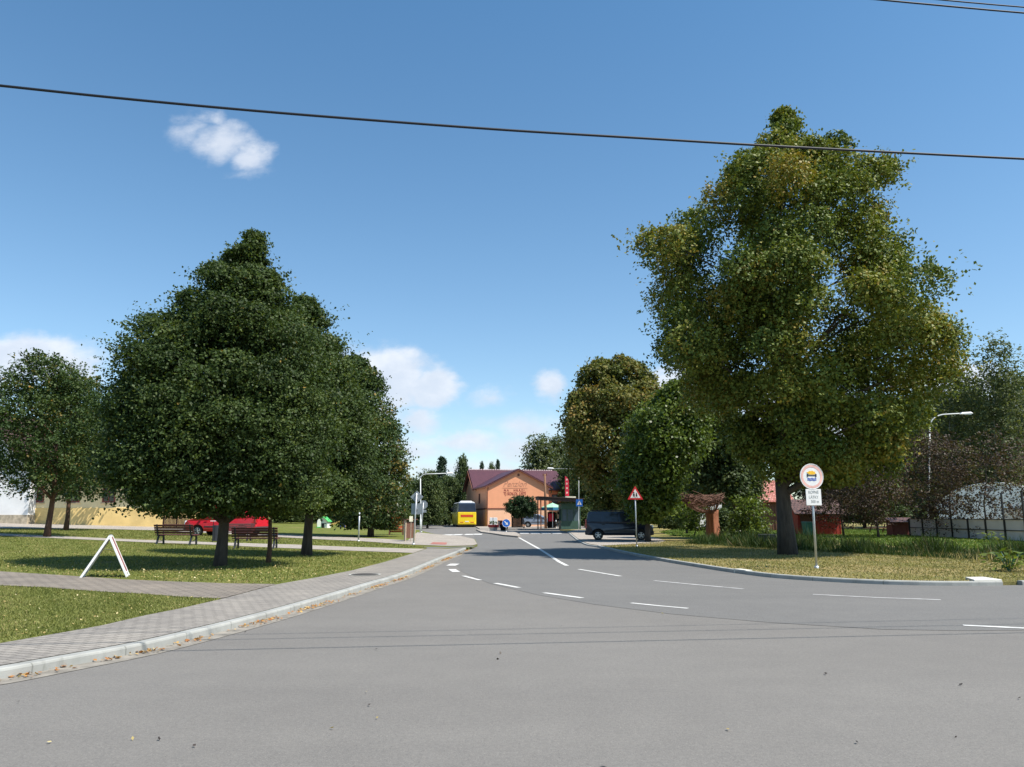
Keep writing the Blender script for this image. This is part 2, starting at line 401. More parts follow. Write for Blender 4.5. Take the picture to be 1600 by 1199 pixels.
front = mth('GREATER_THAN', sep.outputs['Y'], .05)
tot = mth('ADD', tot, mth('MULTIPLY_ADD', wnoise(9, 8, .62, 3)['Fac'], .95, -.475))
ms = nt.nodes.new('ShaderNodeMapRange'); ms.interpolation_type = 'SMOOTHSTEP'; nt.links.new(tot, ms.inputs[0]); ms.inputs[1].default_value = .0; ms.inputs[2].default_value = .52; ms.inputs[3].default_value = 0; ms.inputs[4].default_value = .86
alpha = mth('MULTIPLY', ms.outputs[0], front)
shade = mth('ADD', mth('MULTIPLY_ADD', low, .16, .50), mth('MULTIPLY_ADD', wnoise(16, 6, .6, 8)['Fac'], .9, -.45), clamp=True)
CLOUDS = 1.0
ccol = ramp(nt, shade, [(.15, (4.1, 4.7, 5.7)), (.5, (5.0, 5.4, 6.1)), (.9, (6.9, 7.0, 7.2))])
tintc = ramp(nt, sep.outputs['Z'], [(.10, (.98, 1.08, 1.10)), (.33, (.84, 1.07, 1.12)), (.62, (.64, 1.01, 1.13))])
skyc = mixc(nt, sky.outputs[0], tintc, 1.0, 'MULTIPLY')
fin = mixc(nt, skyc, ccol, alpha)
nt.links.new(fin, bg.inputs['Color'])

cam = bpy.data.cameras.new('camera'); cam.sensor_width = 36; cam.lens = 27.0; cam.clip_end = 5000; cam.clip_start = .05
co = bpy.data.objects.new('camera', cam); COL.objects.link(co); co.location = (0, 0, CAMZ); co.rotation_euler = (R(90)+PITCH, 0, 0)
scene.camera = co
scene.view_settings.view_transform = 'Standard'; scene.view_settings.look = 'None'; scene.view_settings.exposure = .60; scene.view_settings.gamma = 1
scene.render.engine = 'CYCLES'
scene.cycles.max_bounces = 6; scene.cycles.transparent_max_bounces = 4

# ------------------------------------------------------------------ ground
def region(name, pts, m, hf, step=None, kind='structure', skirt=0):
    """polygon (x,y) cut into a grid and laid on height function hf"""
    bm = bmesh.new(); vs = [bm.verts.new((p[0], p[1], 0)) for p in pts]
    for tr_ in tessellate_polygon([[Vector((p[0], p[1], 0)) for p in pts]]):
        if len(set(tr_)) == 3:
            try: bm.faces.new([vs[i] for i in tr_])
            except ValueError: pass
    if step:
        xs = [p[0] for p in pts]; ys = [p[1] for p in pts]
        for ax, lo, hi in ((0, min(xs), max(xs)), (1, min(ys), max(ys))):
            v = math.ceil(lo/step)*step
            while v < hi:
                no = (1, 0, 0) if ax == 0 else (0, 1, 0); c = (v, 0, 0) if ax == 0 else (0, v, 0)
                bmesh.ops.bisect_plane(bm, geom=bm.verts[:]+bm.edges[:]+bm.faces[:], plane_co=c, plane_no=no, dist=1e-5); v += step
    bmesh.ops.remove_doubles(bm, verts=bm.verts, dist=1e-4)
    for v in bm.verts: v.co.z = hf(v.co.x, v.co.y)
    bmesh.ops.recalc_face_normals(bm, faces=bm.faces)
    if bm.faces and sum(f.normal.z for f in bm.faces) < 0: bmesh.ops.reverse_faces(bm, faces=bm.faces[:])
    if skirt:
        be = [e for e in bm.edges if len(e.link_faces) == 1]
        r = bmesh.ops.extrude_edge_only(bm, edges=be)
        for v in [g for g in r['geom'] if isinstance(g, bmesh.types.BMVert)]: v.co.z -= skirt
    me = bpy.data.meshes.new(name); bm.to_mesh(me); bm.free()
    o = bpy.data.objects.new(name, me); COL.objects.link(o); me.materials.append(m)
    if kind: o['kind'] = kind
    return o
def catmull(pts, n=6):
    out = []
    P_ = [pts[0]]+list(pts)+[pts[-1]]
    for i in range(1, len(P_)-2):
        p0, p1, p2, p3 = [np.array(q, float) for q in P_[i-1:i+3]]
        for k in range(n):
            t = k/n
            out.append(tuple(.5*((2*p1)+(-p0+p2)*t+(2*p0-5*p1+4*p2-p3)*t*t+(-p0+3*p1-3*p2+p3)*t**3)))
    out.append(tuple(pts[-1])); return out
def offset(pts, d):                      # d>0 to the left of the walking direction
    out = []
    for i, p in enumerate(pts):
        a = pts[max(i-1, 0)]; b = pts[min(i+1, len(pts)-1)]
        dx, dy = b[0]-a[0], b[1]-a[1]; L = math.hypot(dx, dy) or 1
        out.append((p[0]-dy/L*d, p[1]+dx/L*d))
    return out
def xy(pxs, z=0): return [tuple(P(a, b, z)[:2]) for a, b in pxs]
def gxy(pxs): return [tuple(G(a, b)[:2]) for a, b in pxs]

region('ground', [(-900, -300), (900, -300), (900, 2500), (-900, 2500)], M['far_ground'], lambda x, y: -.62)
# left kerb line
gut = xy([(0, 1071), (45, 1063), (135, 1045), (225, 1027), (315, 1005), (450, 967), (550, 935), (600, 918), (650, 901), (700, 877), (725, 866), (738, 859.5)])
gut = catmull(gut, 5)
_d = Vector((gut[6][0]-gut[0][0], gut[6][1]-gut[0][1])).normalized()
gut = [(gut[0][0]-_d.x*l+.004*l*l, gut[0][1]-_d.y*l) for l in (16, 12, 8, 5, 3, 1.5, .7)]+gut
face = offset(gut, .26); kin = offset(gut, .40)
def strip(name, a, b, za, zb, m, kind='structure'):
    mb = MB()
    for i in range(len(a)-1):
        mb.poly([(*a[i], za), (*a[i+1], za), (*b[i+1], zb), (*b[i], zb)])
    o = mb.build(name, m); o['kind'] = kind; return o
strip('gutter', gut, face, .005, .005, M['gutter'])
def kerb(name, line, inner, z0, z1, m):
    mb = MB(); n = len(line); b = []
    for i in range(n):
        p, q = line[i], inner[i]; f = (p[0]*.86+q[0]*.14, p[1]*.86+q[1]*.14); g = (p[0]*.95+q[0]*.05, p[1]*.95+q[1]*.05)
        b.append([(*p, z0), (*p, z1-.028), (*g, z1-.01), (*f, z1), (*q, z1), (*q, z0)])
    for i in range(n-1):
        for k in range(5): mb.poly([b[i][k], b[i+1][k], b[i+1][k+1], b[i][k+1]])
    mb.poly(b[0]); mb.poly(b[-1])
    # stone joints are thin dark gaps: split into 1 m stones by a small groove strip
    o = mb.build(name, m); o['kind'] = 'structure'; return o
def add_joint_mat():
    m, nt, b = newmat('kerb_stones')
    n = noise(nt, 2.2, 5, .6)
    c = ramp(nt, n, [(.3, (.26, .26, .24)), (.7, (.36, .36, .335))])
    w = nt.nodes.new('ShaderNodeTexWave'); w.inputs['Scale'].default_value = .314; w.bands_direction = 'Y'; w.wave_profile = 'SAW'
    tcn = nt.nodes.new('ShaderNodeTexCoord'); nt.links.new(tcn.outputs['Object'], w.inputs['Vector'])
    j = ramp(nt, w.outputs['Fac'], [(0, (.45, .45, .42)), (.02, (1, 1, 1))])
    c = mixc(nt, c, j, 1.0, 'MULTIPLY')
    st = noise(nt, 5, 5, .7, stretch=(1, 1, .3))
    c = mixc(nt, c, ramp(nt, st, [(.55, (1, 1, 1)), (.72, (.7, .7, .68))]), 1.0, 'MULTIPLY')
    nt.links.new(c, b.inputs['Base Color']); b.inputs['Roughness'].default_value = .85
    bump(nt, b, noise(nt, 50, 3), .4, .004); return m
M['kerb_st'] = add_joint_mat()
kerb('kerb', face, kin, -.02, .105, M['kerb_st'])
# left lawn with everything laid on it
far = gxy([(731, 856.5), (738, 853.5), (746, 851), (742, 842.5), (721, 838), (679, 834.5), (664, 831)])
lawn_poly = kin+far+[(-9.5, 80), (-16, 84), (-22, 118), (-140, 118), (-140, -14)]
region('lawn', lawn_poly, M['lawn_l'], lambda x, y: H(x, y), 2, skirt=.8)
pave_in = gxy([(0, 1006.5), (90, 991), (157, 979), (225, 963), (281, 952), (346, 937)])
pave_in = [(pave_in[0][0]-3.6, pave_in[0][1]-9)]+pave_in
pav = [kin[0]]+kin[1:]+gxy([(700, 858), (668, 857.5), (646, 865), (600, 879), (550, 892), (500, 902), (432, 914)])+list(reversed(pave_in))
region('pavement', pav, M['paver'], lambda x, y: H(x, y)+.010, 2)
region('path', gxy([(-160, 905), (-160, 882), (0, 894), (112, 901), (191, 906.5), (270, 910), (360, 913), (432, 914)]) + gxy([(346, 937), (281, 934), (225, 929.5), (157, 926), (67, 919), (0, 916)]), M['paver2'], lambda x, y: H(x, y)+.018, 2)
region('path', gxy([(-60, 832), (0, 834), (110, 839), (220, 844), (340, 848), (460, 851.5), (560, 855.5), (664, 858.3), (646, 864.6), (560, 861.5), (460, 857.5), (340, 852), (220, 847.6), (110, 842.5), (0, 837.5), (-60, 835)]), M['paver3'], lambda x, y: H(x, y)+.014, 2)
region('street', gxy([(-150, 824), (0, 826), (120, 826.3), (240, 829), (340, 834), (440, 840), (560, 845.8), (640, 851.5), (700, 853.8), (738, 853), (745.5, 851), (741, 842.8), (721, 838.3), (679, 835), (652, 832), (646, 838), (637, 845), (600, 842.6), (560, 840.8), (440, 835.8), (340, 828.5), (240, 821.5), (120, 818), (0, 816), (-150, 815)]), M['paver3'], lambda x, y: H(x, y)+.018, 2)
region('red_paving', gxy([(672, 851.2), (697, 852), (699, 848.6), (676, 848)]), M['red_paver'], lambda x, y: H(x, y)+.026)
region('driveway', gxy([(664, 857.2), (690, 856.9), (738, 855.2), (745, 852.8), (738, 854), (694, 855.2), (660, 855)]), M['asphalt2'], lambda x, y: H(x, y)+.008)
# right lawn, parking bay, kerbs
rk = xy([(886.5, 832), (893, 838), (900, 844), (909, 849.5), (918, 853), (933, 855.5), (967, 863.8), (1027, 876), (1092, 887), (1145, 895.3), (1215, 904), (1320, 911), (1412, 914.8), (1516, 916), (1640, 914), (1900, 908)])
rk = catmull(rk, 4)
rin = offset(rk, .14)
iend = min(range(len(rk)), key=lambda i: (Vector(rk[i])-Vector(P(1560, 916)[:2])).length)
ist2 = min(range(len(rk)), key=lambda i: (Vector(rk[i])-Vector(P(1596, 916)[:2])).length)
ipk = min(range(len(rk)), key=lambda i: (Vector(rk[i])-Vector(P(933, 855.5)[:2])).length)
region('road', [(-62, -25), (95, -25), (95, rin[-1][1]-3.9)]+list(reversed(offset(rk, .09)))+[(5.1, 82.2), (9.6, 88.1), (13.1, 134), (-62, 134)], M['asphalt'], lambda x, y: 0.0)
kerb('kerb', rk[ipk:iend+1], rin[ipk:iend+1], -.02, .10, M['kerb_st'])
kerb('kerb', rk[:ipk+1], rin[:ipk+1], -.02, .065, M['kerb_st'])
kerb('kerb', rk[ist2:], rin[ist2:], -.02, .10, M['kerb_st'])
for a, b in (((1147, 895.5), (1166, 898)),):
    p, q = P(*a), P(*b); d = (q-p).normalized(); n = Vector((-d.y, d.x, 0))
    mb = MB(); mb.prism([p-n*.012+Vector((0, 0, -.01)), q-n*.012+Vector((0, 0, -.01)), q+n*.2+Vector((0, 0, -.01)), p+n*.2+Vector((0, 0, -.01))], (0, 0, .125))
    o = mb.build('pale_kerb_stone', mat('pale_kerb', (.60, .58, .52), .85, .1, 4), None, bevel=.012); o['kind'] = 'structure'
p, q = P(1522, 915.5), P(1566, 915)
mb = MB(); mb.prism([p+Vector((0, -.02, -.01)), q+Vector((0, -.02, -.01)), q+Vector((.05, .75, -.01)), p+Vector((.25, .75, -.01))], (0, 0, .145))
o = mb.build('pale_kerb_stone', mat('pale_kerb_end', (.56, .54, .48), .85, .12, 4), None, bevel=.015); o['kind'] = 'structure'
region('lawn', rin+[(95, rin[-1][1]-4), (95, 150), (13, 150), (9.5, 88), (5.0, 82)], M['lawn_r'], lambda x, y: H(x, y), 1.0, skirt=.8)
park = rin[:ipk+1]+xy([(960, 852), (1030, 849.5), (1040, 845), (1020, 840), (1000, 832), (960, 829), (900, 828)], .08)
region('parking_bay', park, M['paver3'], lambda x, y: H(x, y)+.010, 4)
region('plaza', [(-3.6, 88), (-5, 107), (9, 112), (9.3, 88), (6.5, 87.5), (5.4, 86)], M['paver3'], lambda x, y: .09, skirt=.12)
# traffic island
isl = xy([(744, 829), (752, 833), (768, 835), (786, 838), (809, 840.3), (813, 838.8), (808, 834.5), (796, 831.5), (775, 829)])
region('traffic_island', isl, M['paver3'], lambda x, y: .11, skirt=.13)
# newer asphalt ribbon
region('road_resurfaced', xy([(732, 862), (712, 880), (722, 894), (765, 912), (840, 930), (930, 945), (1050, 960), (1200, 973), (1380, 984), (1500, 986), (1640, 985)])+[(40, 10.6), (40, 13.2)]+[rk[i] for i in range(len(rk)-2, -1, -1)]+xy([(862, 834), (815, 838), (812, 842), (786, 839), (768, 836.5), (752, 835), (742, 834.5)]), M['asphalt2'], lambda x, y: .004)
# painted markings
mk = MB()
def dash(mb, pts, w, z=.009):
    pts = xy(pts); a = offset(pts, w/2); b = offset(pts, -w/2)
    for i in range(len(pts)-1): mb.poly([(*a[i], z), (*a[i+1], z), (*b[i+1], z), (*b[i], z)])
dash(mk, [(811, 840.5), (828, 850), (845, 859.5), (863, 871), (874, 878.5), (886, 884.5)], .135)
dash(mk, [(904, 890), (970, 901)], .11)
for a, b in (((724, 900.5), (750, 907.3)), ((774, 912), (811, 919)), ((850, 927), (910, 935.2))): dash(mk, [a, b], .125)
dash(mk, [(704, 884.5), (711, 881.5)], .30); dash(mk, [(706, 890), (713, 894.5)], .22)
dash(mk, [(1505, 978), (1600, 982.5), (1700, 986)], .13)
dash(mk, [(986, 943), (1030, 947.5), (1075, 951.5)], .10)
for i, x in enumerate((682, 697, 713, 731, 745)):
    a = P(x-6.5, 837.2-i*.35); 
    mk.poly([(a.x, a.y-.2, .009), (a.x+.72, a.y-.2, .009), (a.x+.72, a.y+3.2, .009), (a.x, a.y+3.2, .009)])
for x in (819, 836, 853, 870):
    a = P(x-6.5, 834); mk.poly([(a.x, a.y-.6, .009), (a.x+.8, a.y-.6, .009), (a.x+.8, a.y+3.2, .009), (a.x, a.y+3.2, .009)])
o = mk.build('road_markings', M['white_paint']); o['kind'] = 'structure'
mk = MB()
dash(mk, [(1022, 908), (1090, 914.5), (1162, 921)], .11)
dash(mk, [(1270, 929.5), (1370, 934.5), (1470, 938)], .10)
o = mk.build('worn_road_markings', M['worn_paint']); o['kind'] = 'structure'
g = G(570, 899)
t = thing('manhole_cover', 'dark round iron manhole cover set in the grey block pavement', 'manhole cover', g)
mb = MB(); mb.prism(disc_pts((0, 0, .012), .33, 32, 'z'), (0, 0, .012)); mb.build('cover_plate', M['iron'], t)
mb = MB()
for k in range(32):
    a0, a1 = 2*math.pi*k/32, 2*math.pi*(k+1)/32
    mb.poly([(math.cos(a)*r_, math.sin(a)*r_, .02) for a, r_ in ((a0, .345), (a1, .345), (a1, .40), (a0, .40))])
mb.build('rim', M['kerb'], t)

# ------------------------------------------------------------------ foliage
def leaves(name, C, A, N, L, Wd, m, parent=None, tint=None, rng=None):
    """C centres, A tip directions, N normals, L lengths, Wd widths -> one mesh of leaf quads"""
    A = A/np.maximum(np.linalg.norm(A, axis=1, keepdims=True), 1e-6)
    N = N-A*np.sum(A*N, axis=1, keepdims=True); N = N/np.maximum(np.linalg.norm(N, axis=1, keepdims=True), 1e-6)
    B = np.cross(N, A); n = len(C); L = L[:, None]; Wd = Wd[:, None]
    V = np.empty((n, 4, 3), np.float32)
    V[:, 0] = C-A*L*.5; V[:, 1] = C+B*Wd*.5-A*L*.08; V[:, 2] = C+A*L*.5; V[:, 3] = C-B*Wd*.5-A*L*.08
    me = bpy.data.meshes.new(name)
    me.vertices.add(4*n); me.vertices.foreach_set('co', V.reshape(-1))
    me.loops.add(4*n); me.loops.foreach_set('vertex_index', np.arange(4*n, dtype=np.int32))
    me.polygons.add(n); me.polygons.foreach_set('loop_start', np.arange(0, 4*n, 4, dtype=np.int32))
    at = me.attributes.new('tint', 'FLOAT', 'FACE'); at.data.foreach_set('value', tint.astype(np.float32))
    me.materials.append(m); me.update(calc_edges=True)
    o = bpy.data.objects.new(name, me); COL.objects.link(o)
    if parent: o.parent = parent
    return o
def tree(name, label, base, outline, Yd, m, bark, tr, seed, clumps=90, twigs=8, per=9, leaf=.12, tlen=.8, flat=.5, up=.35, ry=None, zscale=1.0, group=None, limbs=18, top_frac=.86, inner=.25, csz=.5, cat='tree', lean=0, trunk_name='trunk', ragged=.09, lobes=None, sprig=.10):
    """outline: (py, left px, right px) rows of the crown seen at depth Yd, or rows (z, xl, xr) in metres if Yd is None"""
    rng = np.random.default_rng(seed)
    t = thing(name, label, cat, base, 0, group)
    rows = []
    for a, l, r_ in outline:
        if Yd is None: rows.append((a, l, r_))
        else:
            p = W(l, a, Yd); q = W(r_, a, Yd); rows.append((p.z-base[2], p.x-base[0], q.x-base[0]))
    rows.sort(); rows = np.array(rows)
    zs, xl, xr = rows[:, 0], rows[:, 1], rows[:, 2]
    zz = np.linspace(zs[0], zs[-1], 200); rr = np.interp(zz, zs, (xr-xl)/2)
    rmax = rr.max()
    wgt = rr+.22*rmax; cdf = np.cumsum(wgt)/wgt.sum()
    nc = clumps
    cz_ = np.interp(rng.random(nc), cdf, zz)
    ang = rng.random(nc)*2*np.pi
    f = np.where(rng.random(nc) < inner, rng.uniform(.1, .65, nc), rng.uniform(.70, .93, nc))
    f *= 1+ragged*np.sin(ang*3+cz_*1.7+seed)*rng.random(nc)
    rad = np.interp(cz_, zs, (xr-xl)/2); cxx = np.interp(cz_, zs, (xr+xl)/2)
    kdep = 1.0 if ry is None else ry
    tl = tlen*np.clip(rad/rmax+.25, .4, 1)
    rad_in = np.maximum(rad-tl*(.75 if lobes is None else .85), rad*.3)
    Cc = np.stack([cxx+rad_in*f*np.cos(ang), rad_in*kdep*f*np.sin(ang), cz_], 1)
    # twigs
    T = nc*twigs; ci = np.repeat(np.arange(nc), twigs)
    out = np.stack([np.cos(ang), np.sin(ang), np.full(nc, up)], 1)[ci]
    rnd = rng.normal(size=(T, 3)); rnd[:, 2] *= flat
    td = out*.75+rnd*.75; td /= np.linalg.norm(td, axis=1, keepdims=True)
    tlens = tl[ci]*rng.uniform(.55, 1.25, T)
    start = Cc[ci]+rng.normal(size=(T, 3))*csz*np.array([1, 1, flat])*tl[ci][:, None]
    NL = T*per; ti = np.repeat(np.arange(T), per)
    s = rng.random(NL)**.7
    C = start[ti]+td[ti]*(tlens[ti]*s)[:, None]+rng.normal(size=(NL, 3))*leaf*.55
    C[:, 2] -= (s**2)*tlens[ti]*.12
    if lobes:
        rl = tl*rng.uniform(.7, 1.2, nc); ci_l = ci[ti]
        dv = rng.normal(size=(NL, 3)); dv[:, 2] += .45; dv += out[ti]*.4; dv /= np.linalg.norm(dv, axis=1, keepdims=True)
        # bumpy shell: each lobe carries smaller sprays of its own
        ph = rng.random((nc, 3))*6.28
        bump_ = np.sin(dv[:, 0]*5+ph[ci_l, 0])*np.sin(dv[:, 1]*5+ph[ci_l, 1])+.7*np.sin(dv[:, 2]*7+ph[ci_l, 2])*np.sin(dv[:, 0]*9+ph[ci_l, 1])
        q = np.clip(1-np.abs(rng.normal(0, .12, NL)), .4, 1)*(1+.22*bump_)+rng.normal(0, .04, NL)
        C2 = Cc[ci_l]+dv*(rl[ci_l]*q)[:, None]*np.array([1, 1, lobes])
        shell_ = rng.random(NL) > sprig
        C = np.where(shell_[:, None], C2, Cc[ci_l]+(C-Cc[ci_l])*.95)
    keep = C[:, 2] > zs[0]*.85
    A = td[ti]*.6+rng.normal(size=(NL, 3))*.6+np.array([0, 0, -.25])
    N = np.array([0, 0, 1.0])+out[ti]*.35+rng.normal(size=(NL, 3))*.55
    L = leaf*rng.uniform(.7, 1.35, NL); Wd = L*rng.uniform(.6, .85, NL)
    if lobes:
        A = rng.normal(size=(NL, 3))*.7+dv*.5+np.array([0, 0, -.3]); N = dv*1.1+np.array([0, 0, .45])+rng.normal(size=(NL, 3))*.42
    ctint = rng.normal(.44, .2, nc)
    tint = np.clip(ctint[ci][ti]+rng.normal(0, .2, NL), 0, 1)
    tint = np.where(rng.random(NL) < (.0025 if lobes else .006), 1.0, np.minimum(tint, .965))
    k = keep
    leaves('crown', C[k], A[k], N[k], L[k], Wd[k], m, t, tint[k])
    # trunk and limbs
    mb = MB(); ht = zs[-1]*top_frac; pts = []; rads = []
    for i in range(11):
        u = i/10; z = -.12+(ht+.12)*u
        cxa = float(np.interp(z, zs, (xr+xl)/2)) if z > zs[0] else 0
        cxa *= min(1, max(0, (z-zs[0])/(zs[-1]-zs[0]+.01)))
        flare = 1+.28*math.exp(-max(0, z)/.25)
        pts.append((cxa*.8+.03*math.sin(i*1.3+seed)+lean*z, .04*math.cos(i*1.7+seed), z)); rads.append(max(.012, tr*flare*(1-u*.93)))
    mb.tube(pts, rads, 10)
    if limbs:
        order = np.argsort(-rad_in*f)[:]
        pick = rng.permutation(nc)[:limbs]
        for i in pick:
            tgt = Vector(Cc[i]); z0 = max(zs[0]*.75, min(ht*.93, tgt.z-.55*math.hypot(tgt.x, tgt.y)-.2))
            u = (z0+.12)/(ht+.12)*10; i0 = int(min(9, max(0, u))); fr = min(1, u-i0)
            p0 = Vector(pts[i0]).lerp(Vector(pts[i0+1]), fr); r0 = max(.015, (rads[i0]*(1-fr)+rads[i0+1]*fr)*.5)
            mid = p0.lerp(tgt, .5)+Vector((rng.normal()*.1, rng.normal()*.1, .12*(tgt-p0).length*.6))
            mb.tube([p0, p0.lerp(mid, .5)+Vector((0, 0, .03)), mid, tgt], [r0, r0*.75, r0*.5, .012], 6, cap=False)
    mb.build(trunk_name, bark, t, smooth=True)
    return t

gA = G(345, 885)
tree('linden_tree', 'tall dense dark green linden standing in front of the benches, nearest to the A-frame board', gA,
     [(368, 392, 403), (386, 370, 414), (408, 340, 424), (430, 308, 434), (460, 276, 454), (490, 242, 484), (530, 202, 512), (580, 172, 535), (640, 154, 546), (700, 142, 545), (745, 150, 540), (778, 180, 520), (798, 225, 470)],
     gA.y, M['linden'], M['bark'], .165, 11, clumps=420, twigs=30, per=25, leaf=.082, ry=.82, tlen=.86, flat=.42, lobes=.5, sprig=.32, up=.22, limbs=50, inner=.3)
gB = G(480, 868)
tree('linden_tree', 'dark linden with a dark trunk right of the benches, second in the row', gB,
     [(468, 462, 488), (486, 440, 508), (508, 420, 524), (560, 400, 556), (620, 390, 585), (680, 385, 600), (740, 390, 608), (775, 400, 594), (796, 430, 560)],
     gB.y, M['linden'], M['bark'], .18, 23, clumps=290, twigs=24, per=21, leaf=.10, ry=.85, tlen=.92, flat=.42, lobes=.5, sprig=.3, up=.25, limbs=36, inner=.3)
gC = G(579, 839)
tree('linden_tree', 'green linden at the right end of the row, by the diamond sign', gC,
     [(556, 548, 566), (590, 510, 598), (640, 490, 620), (700, 480, 640), (760, 480, 654), (800, 500, 650), (826, 540, 618)],
     gC.y, M['linden2'], M['bark'], .2, 31, clumps=230, twigs=18, per=16, leaf=.17, tlen=1.1, flat=.45, up=.3, lobes=.55, sprig=.3, limbs=30, inner=.3)
gG = G(419, 880)
tree('young_tree', 'young tree with a thin reddish brown trunk in front of the right bench', gG,
     [(620, 410, 440), (660, 370, 470), (720, 360, 485), (770, 370, 480), (800, 385, 460)],
     gG.y, M['linden'], M['bark_red'], .075, 37, clumps=60, twigs=8, per=11, leaf=.12, tlen=.8, flat=.5, limbs=14)
gD = G(74, 839)
tree('linden_tree', 'leaning reddish trunk linden at far left, nearest to the paved path', gD,
     [(556, 60, 85), (585, 12, 132), (630, -14, 158), (690, -28, 168), (740, -20, 165), (772, 20, 130)],
     gD.y, M['linden2'], M['bark_red'], .16, 41, clumps=250, twigs=11, per=13, leaf=.135, tlen=.95, flat=.55, up=.45, limbs=26, lean=.035, ragged=.3)
gE = G(103, 829)
tree('linden_tree', 'slim linden behind the leaning one, its trunk against the yellow wall', gE,
     [(585, 100, 130), (620, 60, 170), (680, 40, 185), (740, 50, 180), (776, 80, 150)],
     gE.y, M['linden2'], M['bark_red'], .15, 43, clumps=170, twigs=9, per=10, leaf=.19, tlen=1.1, flat=.5, limbs=20)
gF = G(146, 821)
tree('linden_tree', 'small linden trunk against the yellow house wall, farthest back on the left', gF,
     [(640, 140, 170), (680, 100, 205), (730, 95, 210), (770, 110, 190)],
     gF.y, M['linden2'], M['bark_red'], .13, 47, clumps=120, twigs=8, per=9, leaf=.23, tlen=1.1, flat=.5, limbs=14)
# big tree on the right
gR = G(1230, 867)
tree('large_lime_tree', 'very tall olive green broadleaf tree with a thick dark trunk by the right kerb', gR,
     [(182, 1214, 1230), (200, 1195, 1252), (220, 1172, 1300), (238, 1148, 1345), (270, 1122, 1370), (300, 1084, 1410), (350, 1036, 1420), (400, 998, 1418), (440, 974, 1405), (462, 982, 1425), (484, 984, 1494), (535, 990, 1497), (580, 1006, 1488), (612, 1062, 1468), (650, 1098, 1455), (690, 1122, 1436), (722, 1142, 1412), (744, 1170, 1370)],
     gR.y, M['big'], M['bark'], .31, 59, clumps=270, twigs=50, per=23, leaf=.118, ry=.85, tlen=1.0, flat=.75, up=.45, limbs=70, inner=.2, csz=.42, ragged=.27, lobes=.85, sprig=.26)
# chestnut and neighbours
_p = W(962, 806, 72); gI = Vector((_p.x, 72, .08))
tree('chestnut_tree', 'broad chestnut with browning leaves behind the dark van', gI,
     [(566, 920, 985), (590, 895, 1025), (630, 872, 1055), (680, 856, 1075), (715, 872, 1075), (745, 895, 1070), (780, 912, 1060), (804, 925, 1050)],
     gI.y, M['chestnut'], M['bark'], .3, 61, clumps=260, twigs=24, per=16, leaf=.25, tlen=1.25, sprig=.2, flat=.7, up=.4, limbs=26, inner=.22, csz=.45, lobes=.75)
gJ = G(1013, 846.5)
tree('broadleaf_tree', 'bright leaved dark green tree at the front end of the dark van', gJ,
     [(606, 1035, 1085), (640, 995, 1115), (690, 966, 1118), (735, 958, 1090), (770, 966, 1066), (795, 975, 1052), (814, 990, 1045)],
     gJ.y, M['bright'], M['bark'], .16, 67, clumps=160, twigs=20, per=16, leaf=.19, tlen=1.1, flat=.7, up=.3, limbs=24, inner=.25, lobes=.8)
gK = G(1152, 842)
tree('broadleaf_tree', 'dark leafy tree behind the woven nest sculpture, below the tall tree', gK,
     [(585, 1095, 1120), (630, 1080, 1160), (690, 1062, 1190), (740, 1068, 1200), (780, 1075, 1195)],
     gK.y, M['generic'], M['bark'], .17, 71, clumps=160, twigs=18, per=16, leaf=.19, tlen=1.1, flat=.7, lobes=.8, limbs=22)
gK2 = G(1165, 846)
tree('green_shrub', 'leafy green shrub with pale leaf tips beside the carved stump', gK2,
     [(782, 1150, 1180), (800, 1140, 1200), (825, 1136, 1200), (842, 1145, 1180)],
     gK2.y, M['bright'], M['bark'], .03, 73, clumps=60, twigs=7, per=9, leaf=.14, tlen=.5, flat=.7, limbs=8, cat='shrub', trunk_name='stem', top_frac=.6)
gK3 = G(1086, 838)
tree('green_shrub', 'yellowish green shrub in front of the tree trunks, left of the carved stump', gK3,
     [(788, 1060, 1105), (800, 1052, 1112), (818, 1058, 1108), (828, 1070, 1100)],
     gK3.y, M['bright'], M['bark'], .05, 79, clumps=45, twigs=7, per=9, leaf=.15, tlen=.5, flat=.7, limbs=8, cat='shrub', trunk_name='stem', top_frac=.6)
# purple plums on the right
for i, (px, py, ol, lab) in enumerate((
    (1372, 841, [(688, 1340, 1395), (730, 1310, 1425), (770, 1302, 1430), (800, 1315, 1415), (818, 1340, 1400)], 'small purple leaved tree behind the ditch, left of the picnic table side lamp'),
    (1318, 838, [(700, 1285, 1340), (740, 1245, 1368), (785, 1242, 1368), (808, 1255, 1355), (824, 1285, 1340)], 'small purple leaved tree in front of the red shed'),
    (1456, 839, [(680, 1425, 1480), (710, 1400, 1505), (750, 1395, 1510), (785, 1410, 1490), (815, 1425, 1480)], 'purple leaved tree beside the tall white street lamp'),
    (1487, 841, [(700, 1470, 1520), (735, 1455, 1535), (775, 1450, 1535), (815, 1445, 1530), (836, 1455, 1520)], 'thin purple tree before the left end of the pale boards'),
    (1541, 843, [(682, 1515, 1580), (720, 1490, 1610), (755, 1490, 1612), (790, 1492, 1605), (822, 1500, 1595), (838, 1515, 1570)], 'purple tree in front of the white domed hall, with a pale weed at its foot'),
    (1610, 842, [(690, 1590, 1650), (740, 1570, 1660), (790, 1580, 1650), (815, 1595, 1640)], 'purple tree at the right edge of the view'))):
    g = G(px, py)
    tree('purple_plum_tree', lab, g, ol, g.y, M['purple'], M['bark'], .075, 83+i, clumps=(70 if px > 1470 else 130), twigs=8, per=9, leaf=.13, tlen=.85, flat=.6, limbs=16, inner=.4, group='purple leaved trees along the ditch')
